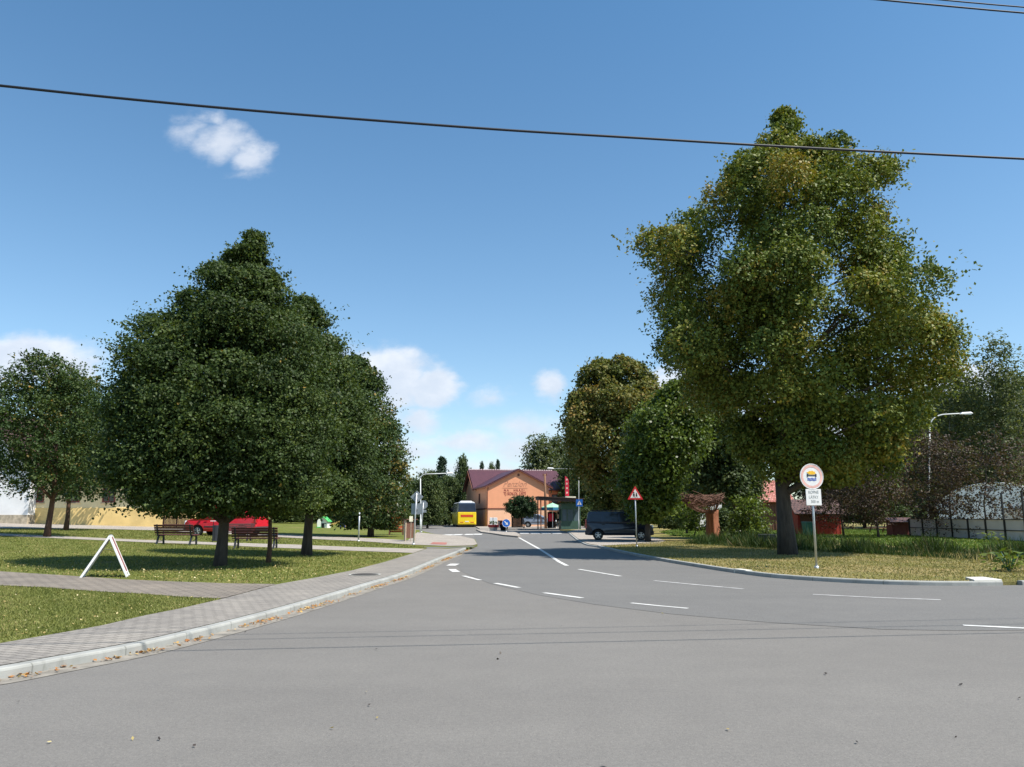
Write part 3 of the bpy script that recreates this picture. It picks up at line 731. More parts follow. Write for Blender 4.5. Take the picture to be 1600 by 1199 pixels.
# birches far right
for i, (px, Y, ol, lab) in enumerate((
    (1490, 78, [(575, 1478, 1500), (610, 1458, 1525), (660, 1445, 1540), (720, 1450, 1545), (790, 1460, 1530)], 'loose pale green birch rising behind the street lamp head'),
    (1560, 74, [(536, 1545, 1565), (570, 1528, 1590), (620, 1530, 1600), (680, 1525, 1610), (740, 1530, 1610), (800, 1540, 1600)], 'tallest grey green birch at the right, behind the white hall'),
    (1420, 84, [(610, 1400, 1440), (660, 1385, 1460), (730, 1385, 1465), (800, 1395, 1455)], 'pale birch left of the street lamp pole, behind the purple trees'),
    (1625, 80, [(590, 1600, 1650), (650, 1580, 1670), (720, 1580, 1680), (800, 1590, 1660)], 'birch cut by the right edge of the view'),
    (838, 150, [(686, 830, 850), (700, 822, 862), (720, 820, 866), (750, 822, 862), (800, 828, 858)], 'pale thin birch beyond the roof of the orange guest house'),
    (866, 155, [(692, 858, 878), (710, 850, 890), (740, 850, 894), (800, 855, 885)], 'pale birch beyond the right end of the maroon roof'))):
    p = W(px, 806, Y); b = (p.x, Y, H(p.x, Y) if Y < 130 else -.62)
    tree('birch_tree', lab, b, ol, Y, M['birch'], M['bark_birch'], .16, 101+i, clumps=(210 if Y < 100 else 120), twigs=9, per=10, leaf=(.22 if Y < 100 else .4), tlen=1.6, flat=1.0, up=-.15, limbs=26, inner=.35, csz=.6, ragged=.4, group='birches in the background')
# background trees: one of each kind, then copies
def btree(px, Y, top, wpx, kind, label, z=None, first={}, seed=0):
    p = W(px, 806, Y); t = W(px, top, Y); wd = abs(W(px+wpx, top, Y).x-W(px, top, Y).x)
    zz = (-.62 if Y > 133 else 0 if (Y > 117 or abs(p.x) < 9) else H(p.x, Y)); ht = t.z-zz
    loc = (p.x, Y, zz)
    if kind not in first:
        if kind == 'c':
            o = tree('conifer_tree', label, loc, [(10, -.15, .15), (8.2, -.9, .9), (6, -1.6, 1.6), (4, -2.1, 2.1), (2, -2.5, 2.5), (.9, -2.5, 2.5)], None, M['conifer'], M['bark'], .16, 201, clumps=260, twigs=8, per=9, leaf=.3, tlen=1.1, flat=.2, up=-.1, limbs=0, csz=.3, group='background conifers')
            dims = (10, 2.5)
        elif kind == 'w':
            o = tree('broadleaf_tree', label, loc, [(10, -.8, .8), (9, -2, 2), (7, -3.1, 3.1), (4.5, -3.5, 3.5), (2, -3.3, 3.3), (.6, -2.6, 2.6)], None, M['generic'], M['bark'], .22, 203, clumps=190, twigs=9, per=10, leaf=.32, tlen=1.3, flat=.8, up=.3, limbs=14, group='background broadleaf trees')
            dims = (10, 3.5)
        else:
            o = tree('green_shrub', label, loc, [(3, -.6, .6), (2.4, -1.5, 1.5), (1.4, -2, 2), (.3, -1.9, 1.9)], None, M['generic'], M['bark'], .05, 207, clumps=90, twigs=8, per=9, leaf=.24, tlen=.7, flat=.8, limbs=6, cat='shrub', trunk_name='stem', top_frac=.5, group='background shrubs')
            dims = (3, 2)
        first[kind] = (o, dims)
        o.scale = (wd/dims[1], wd/dims[1], ht/dims[0]); return o
    o, dims = first[kind]
    return copy_thing(o, loc, random.random()*6.28, label, (wd/dims[1], wd/dims[1], ht/dims[0]))
BT = [(668, 95, 738, 26, 'w', 'grey green leafy tree behind the diamond sign and the lamp arm'),
      (690, 128, 714, 20, 'c', 'dark pointed conifer left of the bus, with the highest thin tip'),
      (702, 124, 746, 20, 'w', 'dark round tree directly behind the yellow bus'),
      (722, 146, 715, 15, 'w', 'broad dark tree rising behind the left end of the maroon roof'),
      (752, 165, 722, 10, 'c', 'slim light conifer beyond the roof ridge, left of the gable'),
      (778, 168, 719, 10, 'c', 'small dark conifer peeking over the ridge just left of the gable top'),
      (768, 172, 727, 10, 'w', 'low round tree peeking over the ridge between the two conifers'),
      (650, 112, 750, 30, 'w', 'leafy tree half hidden behind the end linden'),
      (895, 120, 706, 24, 'w', 'dark tree behind the right end of the guest house'),
      (915, 105, 720, 26, 'w', 'dark tree behind the pedestrian crossing sign'),
      (1072, 64, 602, 24, 'w', 'dark round headed tree between the chestnut and the bright leaved tree'),
      (1110, 112, 690, 40, 'w', 'dark tree behind the white house, left of the tall tree trunk'),
      (1165, 100, 688, 36, 'w', 'dark tree behind the red tiled roof, left of the tall tree trunk'),
      (1290, 96, 676, 44, 'w', 'dark tree rising behind the red shed'),
      (1350, 92, 664, 40, 'w', 'dark tree behind the left purple trees'),
      (1400, 96, 640, 40, 'w', 'dark tree behind the dark red box'),
      (1470, 100, 612, 46, 'w', 'dark tree behind the left side of the white hall'),
      (1530, 104, 606, 46, 'w', 'dark tree behind the middle of the white hall'),
      (1595, 98, 592, 46, 'w', 'dark tree behind the right part of the white hall'),
      (1030, 96, 690, 40, 'w', 'dark tree behind the dark van, between chestnut and bright tree'),
      (470, 112, 730, 40, 'w', 'dark tree behind the toys of the playground, on the left'),
      (530, 114, 735, 38, 'w', 'dark tree behind the toys of the playground, in the middle'),
      (590, 110, 740, 36, 'w', 'dark tree behind the toys of the playground, on the right'),
      (410, 100, 720, 46, 'w', 'dark tree behind the red van, right side'),
      (340, 96, 710, 46, 'w', 'dark tree behind the red van, left side'),
      (672, 119, 800, 16, 's', 'low green bush at the left end of the street before the bus'),
      (692, 119, 805, 14, 's', 'low green bush just left of the yellow bus'),
      (1180, 50, 812, 22, 's', 'dark bush behind the stone basin'),
      (1128, 56, 800, 26, 's', 'dark bush behind the carved stump'),
      (1140, 70, 805, 26, 's', 'dark bush in the gap right of the carved stump, far back'),
      (1050, 80, 806, 20, 's', 'dark low bush on the far lawn behind the van front'),
      (880, 108, 800, 18, 's', 'dark bush behind the green kiosk, on the left'),
      (925, 96, 795, 24, 's', 'dark bush right of the pedestrian crossing sign'),
      (640, 100, 800, 24, 's', 'dark bush behind the notice board'),
      (600, 104, 800, 26, 's', 'dark bush behind the orange timber seat'),
      (555, 106, 802, 26, 's', 'dark bush behind the yellow playhouse'),
      (505, 106, 802, 26, 's', 'dark bush behind the green playhouse'),
      (455, 100, 800, 26, 's', 'dark bush left of the playground'),
      (1445, 66, 792, 22, 's', 'dark bush behind the left end of the pale boards'),
      (1410, 75, 795, 20, 's', 'dark bush behind the dark red box')]
for a in BT: btree(*a)

# ------------------------------------------------------------------ grass, leaves (uncountable)
def inside(poly, x, y):
    n = len(poly); r_ = np.zeros(len(x), bool); j = n-1
    for i in range(n):
        xi, yi = poly[i]; xj, yj = poly[j]
        c = ((yi > y) != (yj > y)) & (x < (xj-xi)*(y-yi)/((yj-yi) or 1e-9)+xi); r_ ^= c; j = i
    return r_
def blades(name, poly, n, h, w, m, seed, label, lean=.5, dens=None, dry=0.0, cat='grass'):
    rng = np.random.default_rng(seed); xs = [p[0] for p in poly]; ys = [p[1] for p in poly]
    x = rng.uniform(min(xs), max(xs), n*4); y = rng.uniform(min(ys), max(ys), n*4)
    k = inside(poly, x, y)
    pn = np.sin(x*1.9+seed)*np.sin(y*1.3+seed*.7)+.6*np.sin(x*4.7+y*3.1)
    if dens is not None: k &= rng.random(len(x)) < np.clip(dens+.35*pn, .03, 1)
    x, y, pn = x[k][:n], y[k][:n], pn[k][:n]; m_ = len(x)
    z = np.array([H(a, b) for a, b in zip(x, y)])
    hh = h*rng.uniform(.45, 1.3, m_)
    if h > .3: hh *= np.clip(.72+.5*np.sin(x*.9+1.3*np.sin(y*.7))*np.sin(y*1.1+x*.3)+.25*pn, .15, 1.4)
    A = np.stack([rng.normal(0, lean, m_), rng.normal(0, lean, m_), np.ones(m_)], 1); An = A/np.linalg.norm(A, axis=1, keepdims=True)
    C = np.stack([x, y, z], 1)+An*hh[:, None]*.45
    N = np.stack([rng.normal(size=m_), rng.normal(size=m_), np.full(m_, .3)], 1)
    tint = np.clip(rng.normal(.45+dry, .2, m_)+.14*pn, 0, 1)
    o = leaves(name, C, A, N, hh, np.full(m_, w)*rng.uniform(.7, 1.3, m_), m, None, tint)
    return tag(o, label, cat, None, 'stuff')
tri = pave_in[1:]+gxy([(281, 934), (225, 929.5), (157, 926), (67, 919), (0, 916)])
tri = [tri[0]]+tri[1:]
tri = gxy([(-420, 1090)])+tri+gxy([(-420, 905)])
blades('lawn_grass', tri, 80000, .050, .011, M['blade'], 5, 'short green grass of the corner lawn between pavement and path', .7)
mid = gxy([(-320, 872), (-60, 892), (0, 893), (112, 900), (191, 905.5), (270, 909), (360, 912), (432, 913), (500, 901.5), (550, 891), (600, 878), (640, 866), (560, 862.5), (460, 859), (340, 853), (220, 848.5), (110, 844), (0, 839), (-60, 836), (-320, 828)])
blades('lawn_grass', mid, 64000, .062, .022, M['blade'], 6, 'grass with dry patches under the lindens', .7, None, .08)
strip_l = gxy([(-60, 831.5), (0, 833.5), (110, 838.5), (230, 843.5), (340, 847.5), (460, 851), (560, 855), (664, 857.5), (668, 856), (640, 852), (560, 846.5), (440, 841), (340, 835), (240, 829.5), (120, 827), (0, 826.6), (-60, 826)])
blades('lawn_grass', strip_l, 24000, .07, .035, M['blade'], 8, 'strip of grass between the bench path and the street', .7, None, .05)
rl = [rin[i] for i in range(ipk, len(rin)-3)]+gxy([(1700, 880), (1560, 868), (1400, 862), (1250, 852), (1180, 846), (1100, 843), (1020, 848), (950, 853)])
blades('verge_grass', rl, 52000, .060, .022, M['blade_dry'], 9, 'dry mown grass of the right verge along the kerb', .7, None, .05)
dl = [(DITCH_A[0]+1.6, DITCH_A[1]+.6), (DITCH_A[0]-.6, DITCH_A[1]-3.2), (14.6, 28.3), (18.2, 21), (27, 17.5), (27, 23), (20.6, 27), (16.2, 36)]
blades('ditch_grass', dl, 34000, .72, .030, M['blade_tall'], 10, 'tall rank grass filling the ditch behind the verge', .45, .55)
dl2 = gxy([(1270, 856), (1330, 862), (1420, 870), (1500, 878), (1600, 900), (1600, 872), (1480, 866), (1380, 858), (1290, 848)])
blades('ditch_weeds', dl2, 900, .5, .022, M['blade_dry'], 12, 'straw coloured weeds along the ditch edge', .35, .35, .25)
M['blade_green'] = leafmat('green_lawn_blades', [(0, (.07, .125, .02)), (.5, (.12, .19, .035)), (1, (.20, .25, .07))], .25, .6)
far_r = gxy([(1130, 845), (1200, 847), (1300, 850), (1420, 855), (1640, 868), (1700, 846), (1500, 834), (1420, 829), (1300, 827), (1060, 826), (1030, 832), (1050, 838)])
blades('lawn_grass', far_r, 42000, .12, .085, M['blade_green'], 14, 'bright mown lawn beyond the ditch', .6)
def litter(name, pts, size, m, seed, label):
    rng = np.random.default_rng(seed); n = len(pts); C = np.array(pts)
    A = rng.normal(size=(n, 3)); A[:, 2] *= .25; N = rng.normal(size=(n, 3))*.35+np.array([0, 0, 1])
    L = size*rng.uniform(.6, 1.3, n)
    return tag(leaves(name, C, A, N, L, L*.7, m, None, rng.random(n)), label, 'fallen leaves', None, 'stuff')
rng = np.random.default_rng(3); pts = []
for i in range(len(gut)-1):
    seglen = math.hypot(gut[i+1][0]-gut[i][0], gut[i+1][1]-gut[i][1])
    yv = gut[i][1]
    if yv < 4: continue
    dn = 60*max(.1, .55+.8*math.sin(i*1.7)+.4*math.sin(i*.63))
    for _ in range(int(seglen*dn)):
        t_ = rng.random(); s_ = rng.beta(2.6, 1.2)
        a = np.array(gut[i])*(1-t_)+np.array(gut[i+1])*t_; b = np.array(face[i])*(1-t_)+np.array(face[i+1])*t_
        c = a*(1-s_)+b*s_; pts.append((c[0], c[1], .016+.012*rng.random()))
litter('gutter_leaves', pts, .05, M['fallen'], 4, 'orange brown fallen leaves lying along the left gutter')
pts = []
while len(pts) < 1000:
    px_, py_ = rng.uniform(0, 620), rng.uniform(862, 913)
    g = G(px_, py_)
    if inside(mid, np.array([g.x]), np.array([g.y]))[0] and rng.random() < .35+.65*(py_ > 885): pts.append((g.x, g.y, g.z+.045))
litter('lawn_leaves', pts, .05, M['fallen2'], 6, 'yellow fallen leaves scattered on the grass under the lindens')
pts = []
while len(pts) < 40:
    px_, py_ = rng.uniform(-30, 1630), rng.uniform(915, 1199); p = P(px_, py_)
    pts.append((p.x, p.y, .016))
litter('road_leaves', pts[:16], .035, M['fallen2'], 7, 'a few pale leaves scattered over the asphalt')
M['dark_leaf'] = leafmat('dark_dry_leaves', [(0, (.025, .02, .018)), (1, (.07, .055, .045))], .05)
litter('road_debris', pts[16:], .036, M['dark_leaf'], 17, 'small dark dry leaf fragments lying on the asphalt')
pts = []
while len(pts) < 160:
    px_, py_ = rng.uniform(0, 345), rng.uniform(920, 1000); g = G(px_, py_)
    if inside(tri, np.array([g.x]), np.array([g.y]))[0]: pts.append((g.x, g.y, g.z+.045))
litter('lawn_leaves', pts, .035, M['fallen2'], 8, 'small pale leaves and clover heads on the corner lawn')
# leafy weed at the right
g = G(1577, 893)
t = thing('broadleaf_weed', 'bright green large leaved weed at the ditch edge, far right', 'plant', g)
rng = np.random.default_rng(12); n = 150
a = rng.random(n)*6.28; rr_ = rng.uniform(.05, .55, n); hz = rng.uniform(.08, .62, n)*(1-.5*rr_)
C = np.stack([rr_*np.cos(a)*1.2, rr_*np.sin(a), hz], 1); A = np.stack([np.cos(a), np.sin(a), rng.uniform(-.6, .4, n)], 1)
leaves('leaves', C, A, np.array([0, 0, 1])+rng.normal(size=(n, 3))*.3, rng.uniform(.16, .30, n), rng.uniform(.07, .13, n), M['bright'], t, rng.uniform(.5, 1, n))
mb = MB()
for k in range(9):
    a_ = k*.7; mb.tube([(0, 0, -.05), (.15*math.cos(a_), .15*math.sin(a_), .3), (.38*math.cos(a_), .38*math.sin(a_), .5)], [.012, .009, .004], 5)
mb.build('stems', M['bin_green'], t)
g = G(1548, 848)
t = thing('broadleaf_weed', 'small yellow green weed at the foot of the purple tree before the hall', 'plant', g)
C2 = C[:70]*np.array([1, 1, 1.1]); leaves('leaves', C2, A[:70], np.array([0, 0, 1])+rng.normal(size=(70, 3))*.3, rng.uniform(.16, .3, 70), rng.uniform(.08, .14, 70), M['bright'], t, rng.uniform(.7, 1, 70))
mb = MB()
for k in range(6):
    a_ = k; mb.tube([(0, 0, -.05), (.15*math.cos(a_), .15*math.sin(a_), .3), (.3*math.cos(a_), .3*math.sin(a_), .5)], [.012, .009, .004], 5)
mb.build('stems', M['bin_green'], t)

# ------------------------------------------------------------------ lettering
def text(body, size, m, parent, loc, rot=(R(90), 0, 0), align='CENTER', shear=0, ext=.004, name='lettering', sx=1.0, spacing=1.0, bold=0):
    cu = bpy.data.curves.new(name, 'FONT'); cu.body = body; cu.size = size; cu.align_x = align; cu.align_y = 'CENTER'
    cu.shear = shear; cu.extrude = ext; cu.space_character = spacing; cu.offset = bold; cu.resolution_u = 3
    o = bpy.data.objects.new(name, cu); COL.objects.link(o)
    bpy.context.view_layer.update()
    me = bpy.data.meshes.new_from_object(o.evaluated_get(bpy.context.evaluated_depsgraph_get()))
    bpy.data.objects.remove(o); me.name = name; me.materials.clear(); me.materials.append(m)
    r = bpy.data.objects.new(name, me); COL.objects.link(r); r.parent = parent; r.location = loc; r.rotation_euler = rot; r.scale = (sx, 1, 1)
    return r
def uvbox(o, flip=False):
    """UV in metres: u along the longest level edge, v up the slope"""
    me = o.data; uv = me.uv_layers.new(name='UVMap')
    for p in me.polygons:
        n = p.normal; t = Vector((0, 0, 1)).cross(n)
        t = Vector((1, 0, 0)) if t.length < 1e-3 else t.normalized()
        b_ = n.cross(t)
        for li in p.loop_indices:
            c = me.vertices[me.loops[li].vertex_index].co; uv.data[li].uv = (c.dot(t), c.dot(b_))
def win(parent, o, u, w, h, m_frame, m_glass, fw=.08, bars=(1, 1), nrm=None, sill=None):
    """window on a wall: o = lower left corner, u = unit vector along the wall, outward normal nrm"""
    o = Vector(o); u = Vector(u); n = Vector(nrm); z = Vector((0, 0, 1)); mb = MB()
    def bx(a, b, c, d, dep=.06):
        mb.prism([o+u*a+z*b+n*.003, o+u*c+z*b+n*.003, o+u*c+z*d+n*.003, o+u*a+z*d+n*.003], n*dep)
    bx(0, 0, w, fw); bx(0, h-fw, w, h); bx(0, fw, fw, h-fw); bx(w-fw, fw, w, h-fw)
    for k in range(bars[0]):
        c = w*(k+1)/(bars[0]+1); bx(c-.03, fw, c+.03, h-fw, .05)
    for k in range(bars[1]):
        c = h*(k+1)/(bars[1]+1); bx(fw, c-.022, w-fw, c+.022, .045)
    f = mb.build('window', m_frame, parent)
    mb = MB(); mb.prism([o+u*fw+z*fw+n*.004, o+u*(w-fw)+z*fw+n*.004, o+u*(w-fw)+z*(h-fw)+n*.004, o+u*fw+z*(h-fw)+n*.004], n*.012)
    mb.build('pane', m_glass, f)
    if sill:
        mb = MB(); mb.prism([o-u*.08-z*.07+n*.003, o+u*(w+.08)-z*.07+n*.003, o+u*(w+.08)-z*.003+n*.003, o-u*.08-z*.003+n*.003], n*.14); mb.build('sill', sill, f)
    return f

# ------------------------------------------------------------------ orange guest house
c0 = W(762, 822.5, 108); c0.z = 0
gh = thing('guest_house', 'orange rendered guest house with maroon tiled roof and lettered gable', 'house', c0, R(12))
WW, VL, VD, UM = 8.75, 10.4, 9.4, 13.6      # wing width, wing length, main depth, main length
EZ, AZ_, BZ = 5.72, 7.95, 2.50            # eaves, gable apex, belt course
mb = MB()                                    # upper walls (wing + main as one shell)
def wallq(a, b, z0, z1): mb.poly([(*a, z0), (*b, z0), (*b, z1), (*a, z1)])
mb.poly([(0, 0, BZ), (WW, 0, BZ), (WW, 0, EZ), (WW/2, 0, AZ_), (0, 0, EZ)])
wallq((0, VL+VD), (0, 0), BZ, EZ); wallq((WW, 0), (WW, VL), BZ, EZ); wallq((WW, VL), (UM, VL), BZ, EZ)
wallq((UM, VL), (UM, VL+VD), BZ, EZ); wallq((UM, VL+VD), (0, VL+VD), BZ, EZ)
RZ = 8.6
mb.poly([(0, VL+VD, EZ), (0, VL, EZ), (0, VL+VD/2, RZ-.15)]); mb.poly([(UM, VL, EZ), (UM, VL+VD, EZ), (UM, VL+VD/2, RZ-.15)])
mb.build('upper_wall', M['plaster_o'], gh)
mb = MB()
for a, b in (((0, VL+VD), (0, 0)), ((0, 0), (WW, 0)), ((WW, 0), (WW, VL)), ((WW, VL), (UM, VL)), ((UM, VL), (UM, VL+VD)), ((UM, VL+VD), (0, VL+VD))):
    wallq(a, b, -.1, BZ)
mb.build('lower_wall', M['plaster_o2'], gh)
mb = MB(); mb.box((WW/2, -.03, BZ), (WW+.12, .06, .16)); mb.box((-.03, (VL+VD)/2+.02, BZ), (.06, VL+VD, .16))
mb.build('belt_course', M['trim_brown'], gh)
def slab(mb, a, b, c, d, t=.16):
    a, b, c, d = map(Vector, (a, b, c, d)); n = (b-a).cross(d-a).normalized()
    if n.z < 0: n = -n
    mb.prism([a, b, c, d], n*t)
ov = .55; sl_ = (AZ_-EZ)/(WW/2); e0 = EZ-ov*sl_
mb = MB()
slab(mb, (-ov, -.13, e0), (WW/2, -.13, AZ_), (WW/2, VL+3.4, AZ_), (-ov, VL+.1, e0))
slab(mb, (WW+ov, -.13, e0), (WW/2, -.13, AZ_), (WW/2, VL+3.4, AZ_), (WW+ov, VL+.1, e0))
ms_ = (RZ-EZ)/(VD/2); me0 = EZ-ov*ms_
slab(mb, (-.45, VL-ov, me0), (UM+.45, VL-ov, me0), (UM+.45, VL+VD/2, RZ), (-.45, VL+VD/2, RZ))
slab(mb, (-.45, VL+VD+ov, me0), (UM+.45, VL+VD+ov, me0), (UM+.45, VL+VD/2, RZ), (-.45, VL+VD/2, RZ))
ro = mb.build('roof', M['roof_maroon'], gh); uvbox(ro)
mb = MB()
for s in (-1, 1):
    a = Vector((WW/2, -.16, AZ_-.10)); b = Vector((WW/2+s*(WW/2+ov), -.16, e0-.10)); mb.bar(a, b, .09, .34, (0, 1, 0))
mb.build('barge_board', M['trim_brown'], gh); mb = MB(); mb.bar((-.5, VL-ov, me0-.05), (-.5, VL+VD/2, RZ-.1), .08, .26, (1, 0, 0)); mb.bar((-.5, VL+VD+ov, me0-.05), (-.5, VL+VD/2, RZ-.1), .08, .26, (1, 0, 0))
mb.build('barge_board', M['trim_brown'], gh)
mb = MB()
for k in range(36): mb.box((-.3+k*.385, VL+VD/2, RZ+.2), (.30, .26, .14), taper=.7)
mb.build('ridge_tiles', mat('pale_ridge_mortar', (.48, .36, .36), .7, .2, 6), gh)
mb = MB(); mb.tube([(WW+.3, VL-ov-.07, me0+.02), (UM+.4, VL-ov-.07, me0+.02)], .075, 8); mb.build('gutter', M['trim_brown'], gh); mb = MB(); mb.tube([(-ov-.07, -.1, e0+.02), (-ov-.07, VL-.6, e0+.02)], .075, 8)
mb.build('gutter', M['trim_brown'], gh); mb = MB(); mb.tube([(.02, -.10, e0), (-.08, -.10, e0-.5), (-.08, -.10, 0)], .055, 8); mb.build('downpipe', M['trim_brown'], gh)
mb = MB(); mb.prism(disc_pts((WW/2, -.02, AZ_-.75), .17, 12, 'y'), (0, -.05, 0)); mb.build('vent', M['trim_brown'], gh)
cxg = WW/2-.55
text('Penzion', 1.15, M['text_faint'], gh, (cxg, -.02, 5.92), shear=.42, name='script_lettering', sx=.92)
mb = MB(); mb.box((cxg+.05, -.012, 5.36), (3.55, .02, .055)); mb.build('lettering_rule', M['text_faint'], gh)
text('NA', .40, M['text_brown'], gh, (cxg-1.2, -.02, 5.04), name='small_lettering', spacing=1.5, bold=.012)
text('HRÁZI', .40, M['text_brown'], gh, (cxg+.62, -.02, 5.04), name='small_lettering', spacing=1.5, bold=.012)
text('TJ SOKOL ÚSTÍ', .56, M['text_brown'], gh, (cxg, -.02, 4.56), name='bold_lettering', bold=.014, sx=.84, spacing=1.02)
win(gh, (WW+.6, VL, 3.35), (1, 0, 0), 1.9, 1.45, M['trim_brown'], M['glass_b'], .09, (1, 0), (0, -1, 0), M['trim_brown'])
win(gh, (WW+3.2, VL, 3.35), (1, 0, 0), 1.0, 1.45, M['trim_brown'], M['glass_b'], .09, (0, 0), (0, -1, 0), M['trim_brown'])
for v in (6.3,): win(gh, (0, v+1.1, 3.4), (0, -1, 0), 1.1, 1.35, M['trim_brown'], M['glass'], .08, (1, 0), (-1, 0, 0), M['trim_brown'])
for v in (14,): win(gh, (0, v+1.1, .95), (0, -1, 0), 1.1, 1.3, M['trim_brown'], M['glass'], .08, (1, 0), (-1, 0, 0), M['trim_brown'])

# ------------------------------------------------------------------ vehicles
def wheel(parent, c, r, w, side):
    wl = None
    mb = MB(); x, y, z = c
    prof = [(r*.62, -w/2+.02), (r*.95, -w/2), (r, -w/2+.03), (r, w/2-.03), (r*.95, w/2), (r*.62, w/2-.02)]
    n = 28; b = len(mb.v)
    for pr, py_ in prof:
        for k in range(n):
            t = 2*math.pi*k/n; mb.v.append((x+pr*math.cos(t), y+py_, z+pr*math.sin(t)))
    for i in range(len(prof)-1):
        for k in range(n):
            mb.f.append((b+i*n+k, b+i*n+(k+1) % n, b+(i+1)*n+(k+1) % n, b+(i+1)*n+k))
    wl = mb.build('wheel', M['tyre'], parent, smooth=False)
    mb = MB(); yo = y+side*(w/2-.03)
    ring = [disc_pts((x, yo, z), r*.66, n), disc_pts((x, yo+side*.012, z), r*.55, n)]
    for k in range(n):
        mb.poly([ring[0][k], ring[0][(k+1) % n], ring[1][(k+1) % n], ring[1][k]])
    for k in range(5):
        t = 2*math.pi*k/5+.3; d = Vector((math.cos(t), 0, math.sin(t)))
        mb.bar(Vector((x, yo+side*.006, z)), Vector((x, yo+side*.006, z))+d*r*.6, r*.2, .02, (0, 1, 0))
    mb.prism(disc_pts((x, yo-side*.01, z), r*.16, 16), (0, side*.03, 0)); mb.build('rim', M['rim'], wl)
    mb = MB(); mb.prism(disc_pts((x, yo-side*.05, z), r*.64, n), (0, side*.01, 0)); mb.build('brake_disc', M['car_trim'], wl)
    return wl
def car(name, label, loc, rz, paint, lower, upper, belt, hw, wheels, r, sidewins, tum=.30, cat='car', rails=False, trim=True, taillamp=None, headlamp=None, screen=True, plates=True):
    """x forward, y left; lower/upper are closed side outlines (x, z)"""
    t = thing(name, label, cat, loc, rz)
    def yy(z): return hw-(max(0, z-belt))*tum-max(0, .5-z)*.18-max(0, z-belt+.12)*.08
    def shell(poly, nm, m, ends=True):
        mb = MB(); n = len(poly)
        for s in (-1, 1):
            for x, z in poly:
                q = 1.0
                xm = max(p_[0] for p_ in lower); xn = min(p_[0] for p_ in lower)
                q = 1-.10*max(0, (x-(xm-.7))/.7)**2-.05*max(0, ((xn+.5)-x)/.5)**2
                mb.v.append((x, s*yy(z)*q, z))
        mb.f.append(tuple(reversed(range(n)))); mb.f.append(tuple(range(n, 2*n)))
        for i in range(n):
            j = (i+1) % n; mb.f.append((i, j, n+j, n+i))
        o = mb.build(nm, m, t, bevel=.045, seg=3)
        return o
    low = []
    for p in lower: low.append(p)
    shell(low, 'body', paint)
    shell(upper, 'cabin', paint)
    for poly in sidewins:
        for s in (-1, 1):
            mb = MB(); pts = [(x, s*(yy(z)+.004), z) for x, z in poly]
            mb.prism(pts, (0, s*.008, 0)); mb.build('window', M['glass'], t)
    if screen:
        xs = sorted(upper, key=lambda p: p[0])
        # rear window and windscreen on the outer sloping edges of the cabin outline
        for nm, (a, b), s in (('rear_window', (upper[-1], upper[-2]), -1), ('windscreen', (upper[0], upper[1]), 1)):
            A = Vector((a[0], 0, a[1])); B = Vector((b[0], 0, b[1])); d = B-A; nrm = Vector((d.z, 0, -d.x)).normalized()
            if nrm.x*s < 0: nrm = -nrm
            p0 = A+d*.12+nrm*.006; p1 = A+d*.88+nrm*.006; w0, w1 = yy(p0.z)-.11, yy(p1.z)-.11
            mb = MB(); mb.prism([(p0.x, -w0, p0.z), (p0.x, w0, p0.z), (p1.x, w1, p1.z), (p1.x, -w1, p1.z)], nrm*.01); mb.build(nm, M['glass'], t)
    mb = MB(); mb.box(((wheels[0]+wheels[1])/2, 0, .55), (abs(wheels[1]-wheels[0])+.9, hw*1.5, .5)); mb.build('underbody', M['car_trim'], t)
    for x in wheels:
        for s in (-1, 1): wheel(t, (x, s*(hw-.115), r), r, .2, s)
    xr = min(p[0] for p in lower); xf = max(p[0] for p in lower)
    z0 = taillamp or (.75, 1.15)
    for s in (-1, 1):
        mb = MB(); mb.box((xr+.02, s*(hw-.10), (z0[0]+z0[1])/2), (.10, .18, z0[1]-z0[0]), taper=.85); mb.build('tail_light', M['lamp_red'], t, bevel=.02)
        h0 = headlamp or (.62, .82)
        mb = MB(); mb.box((xf-.10, s*(hw-.30), (h0[0]+h0[1])/2), (.26, .36, h0[1]-h0[0]), taper=.75); mb.build('headlight', M['lamp_clear'], t, bevel=.03)
        mx = max(p[0] for p in sidewins[-1])-.1
        mb = MB(); mb.box((mx, s*(hw+.10), belt+.10), (.12, .2, .17), taper=.8); mb.build('mirror', M['car_trim'], t, bevel=.03)
    if trim:
        for nm, x in (('rear_bumper', xr+.04), ('front_bumper', xf-.05)):
            mb = MB(); mb.box((x, 0, .46), (.16, hw*1.86, .26)); mb.build(nm, M['car_trim'], t, bevel=.05, seg=3)
        for s in (-1, 1):
            mb = MB(); mb.box(((wheels[0]+wheels[1])/2, s*(hw-.004), .58), (abs(wheels[1]-wheels[0])-2*r-.22, .03, .09)); mb.build('side_strip', M['car_trim'], t, bevel=.008)
    if rails:
        for s in (-1, 1):
            zt = max(p[1] for p in upper); xs_ = [p[0] for p in upper if p[1] > zt-.12]
            mb = MB(); mb.tube([(min(xs_)+.1, s*(yy(zt)-.06), zt-.01), (min(xs_)+.25, s*(yy(zt)-.06), zt+.07), (max(xs_)-.3, s*(yy(zt)-.06), zt+.06), (max(xs_)-.15, s*(yy(zt)-.06), zt-.02)], .02, 6)
            mb.build('roof_rail', M['car_trim'], t)
    for s in (-1, 1):
        mb = MB(); mb.box((sum(p[0] for p in sidewins[0])/len(sidewins[0])+.5, s*(hw+.008), belt-.13), (.2, .035, .035)); mb.build('door_handle', M['car_trim'], t, bevel=.01)
    return t
def arch(cx_, r, z0=.28, n=9):
    a0 = math.asin(min(.95, (z0-.32)/r)) if False else 0
    return [(cx_-r*math.cos(math.pi*k/(n-1)), .30+r*math.sin(math.pi*k/(n-1))) for k in range(n)]
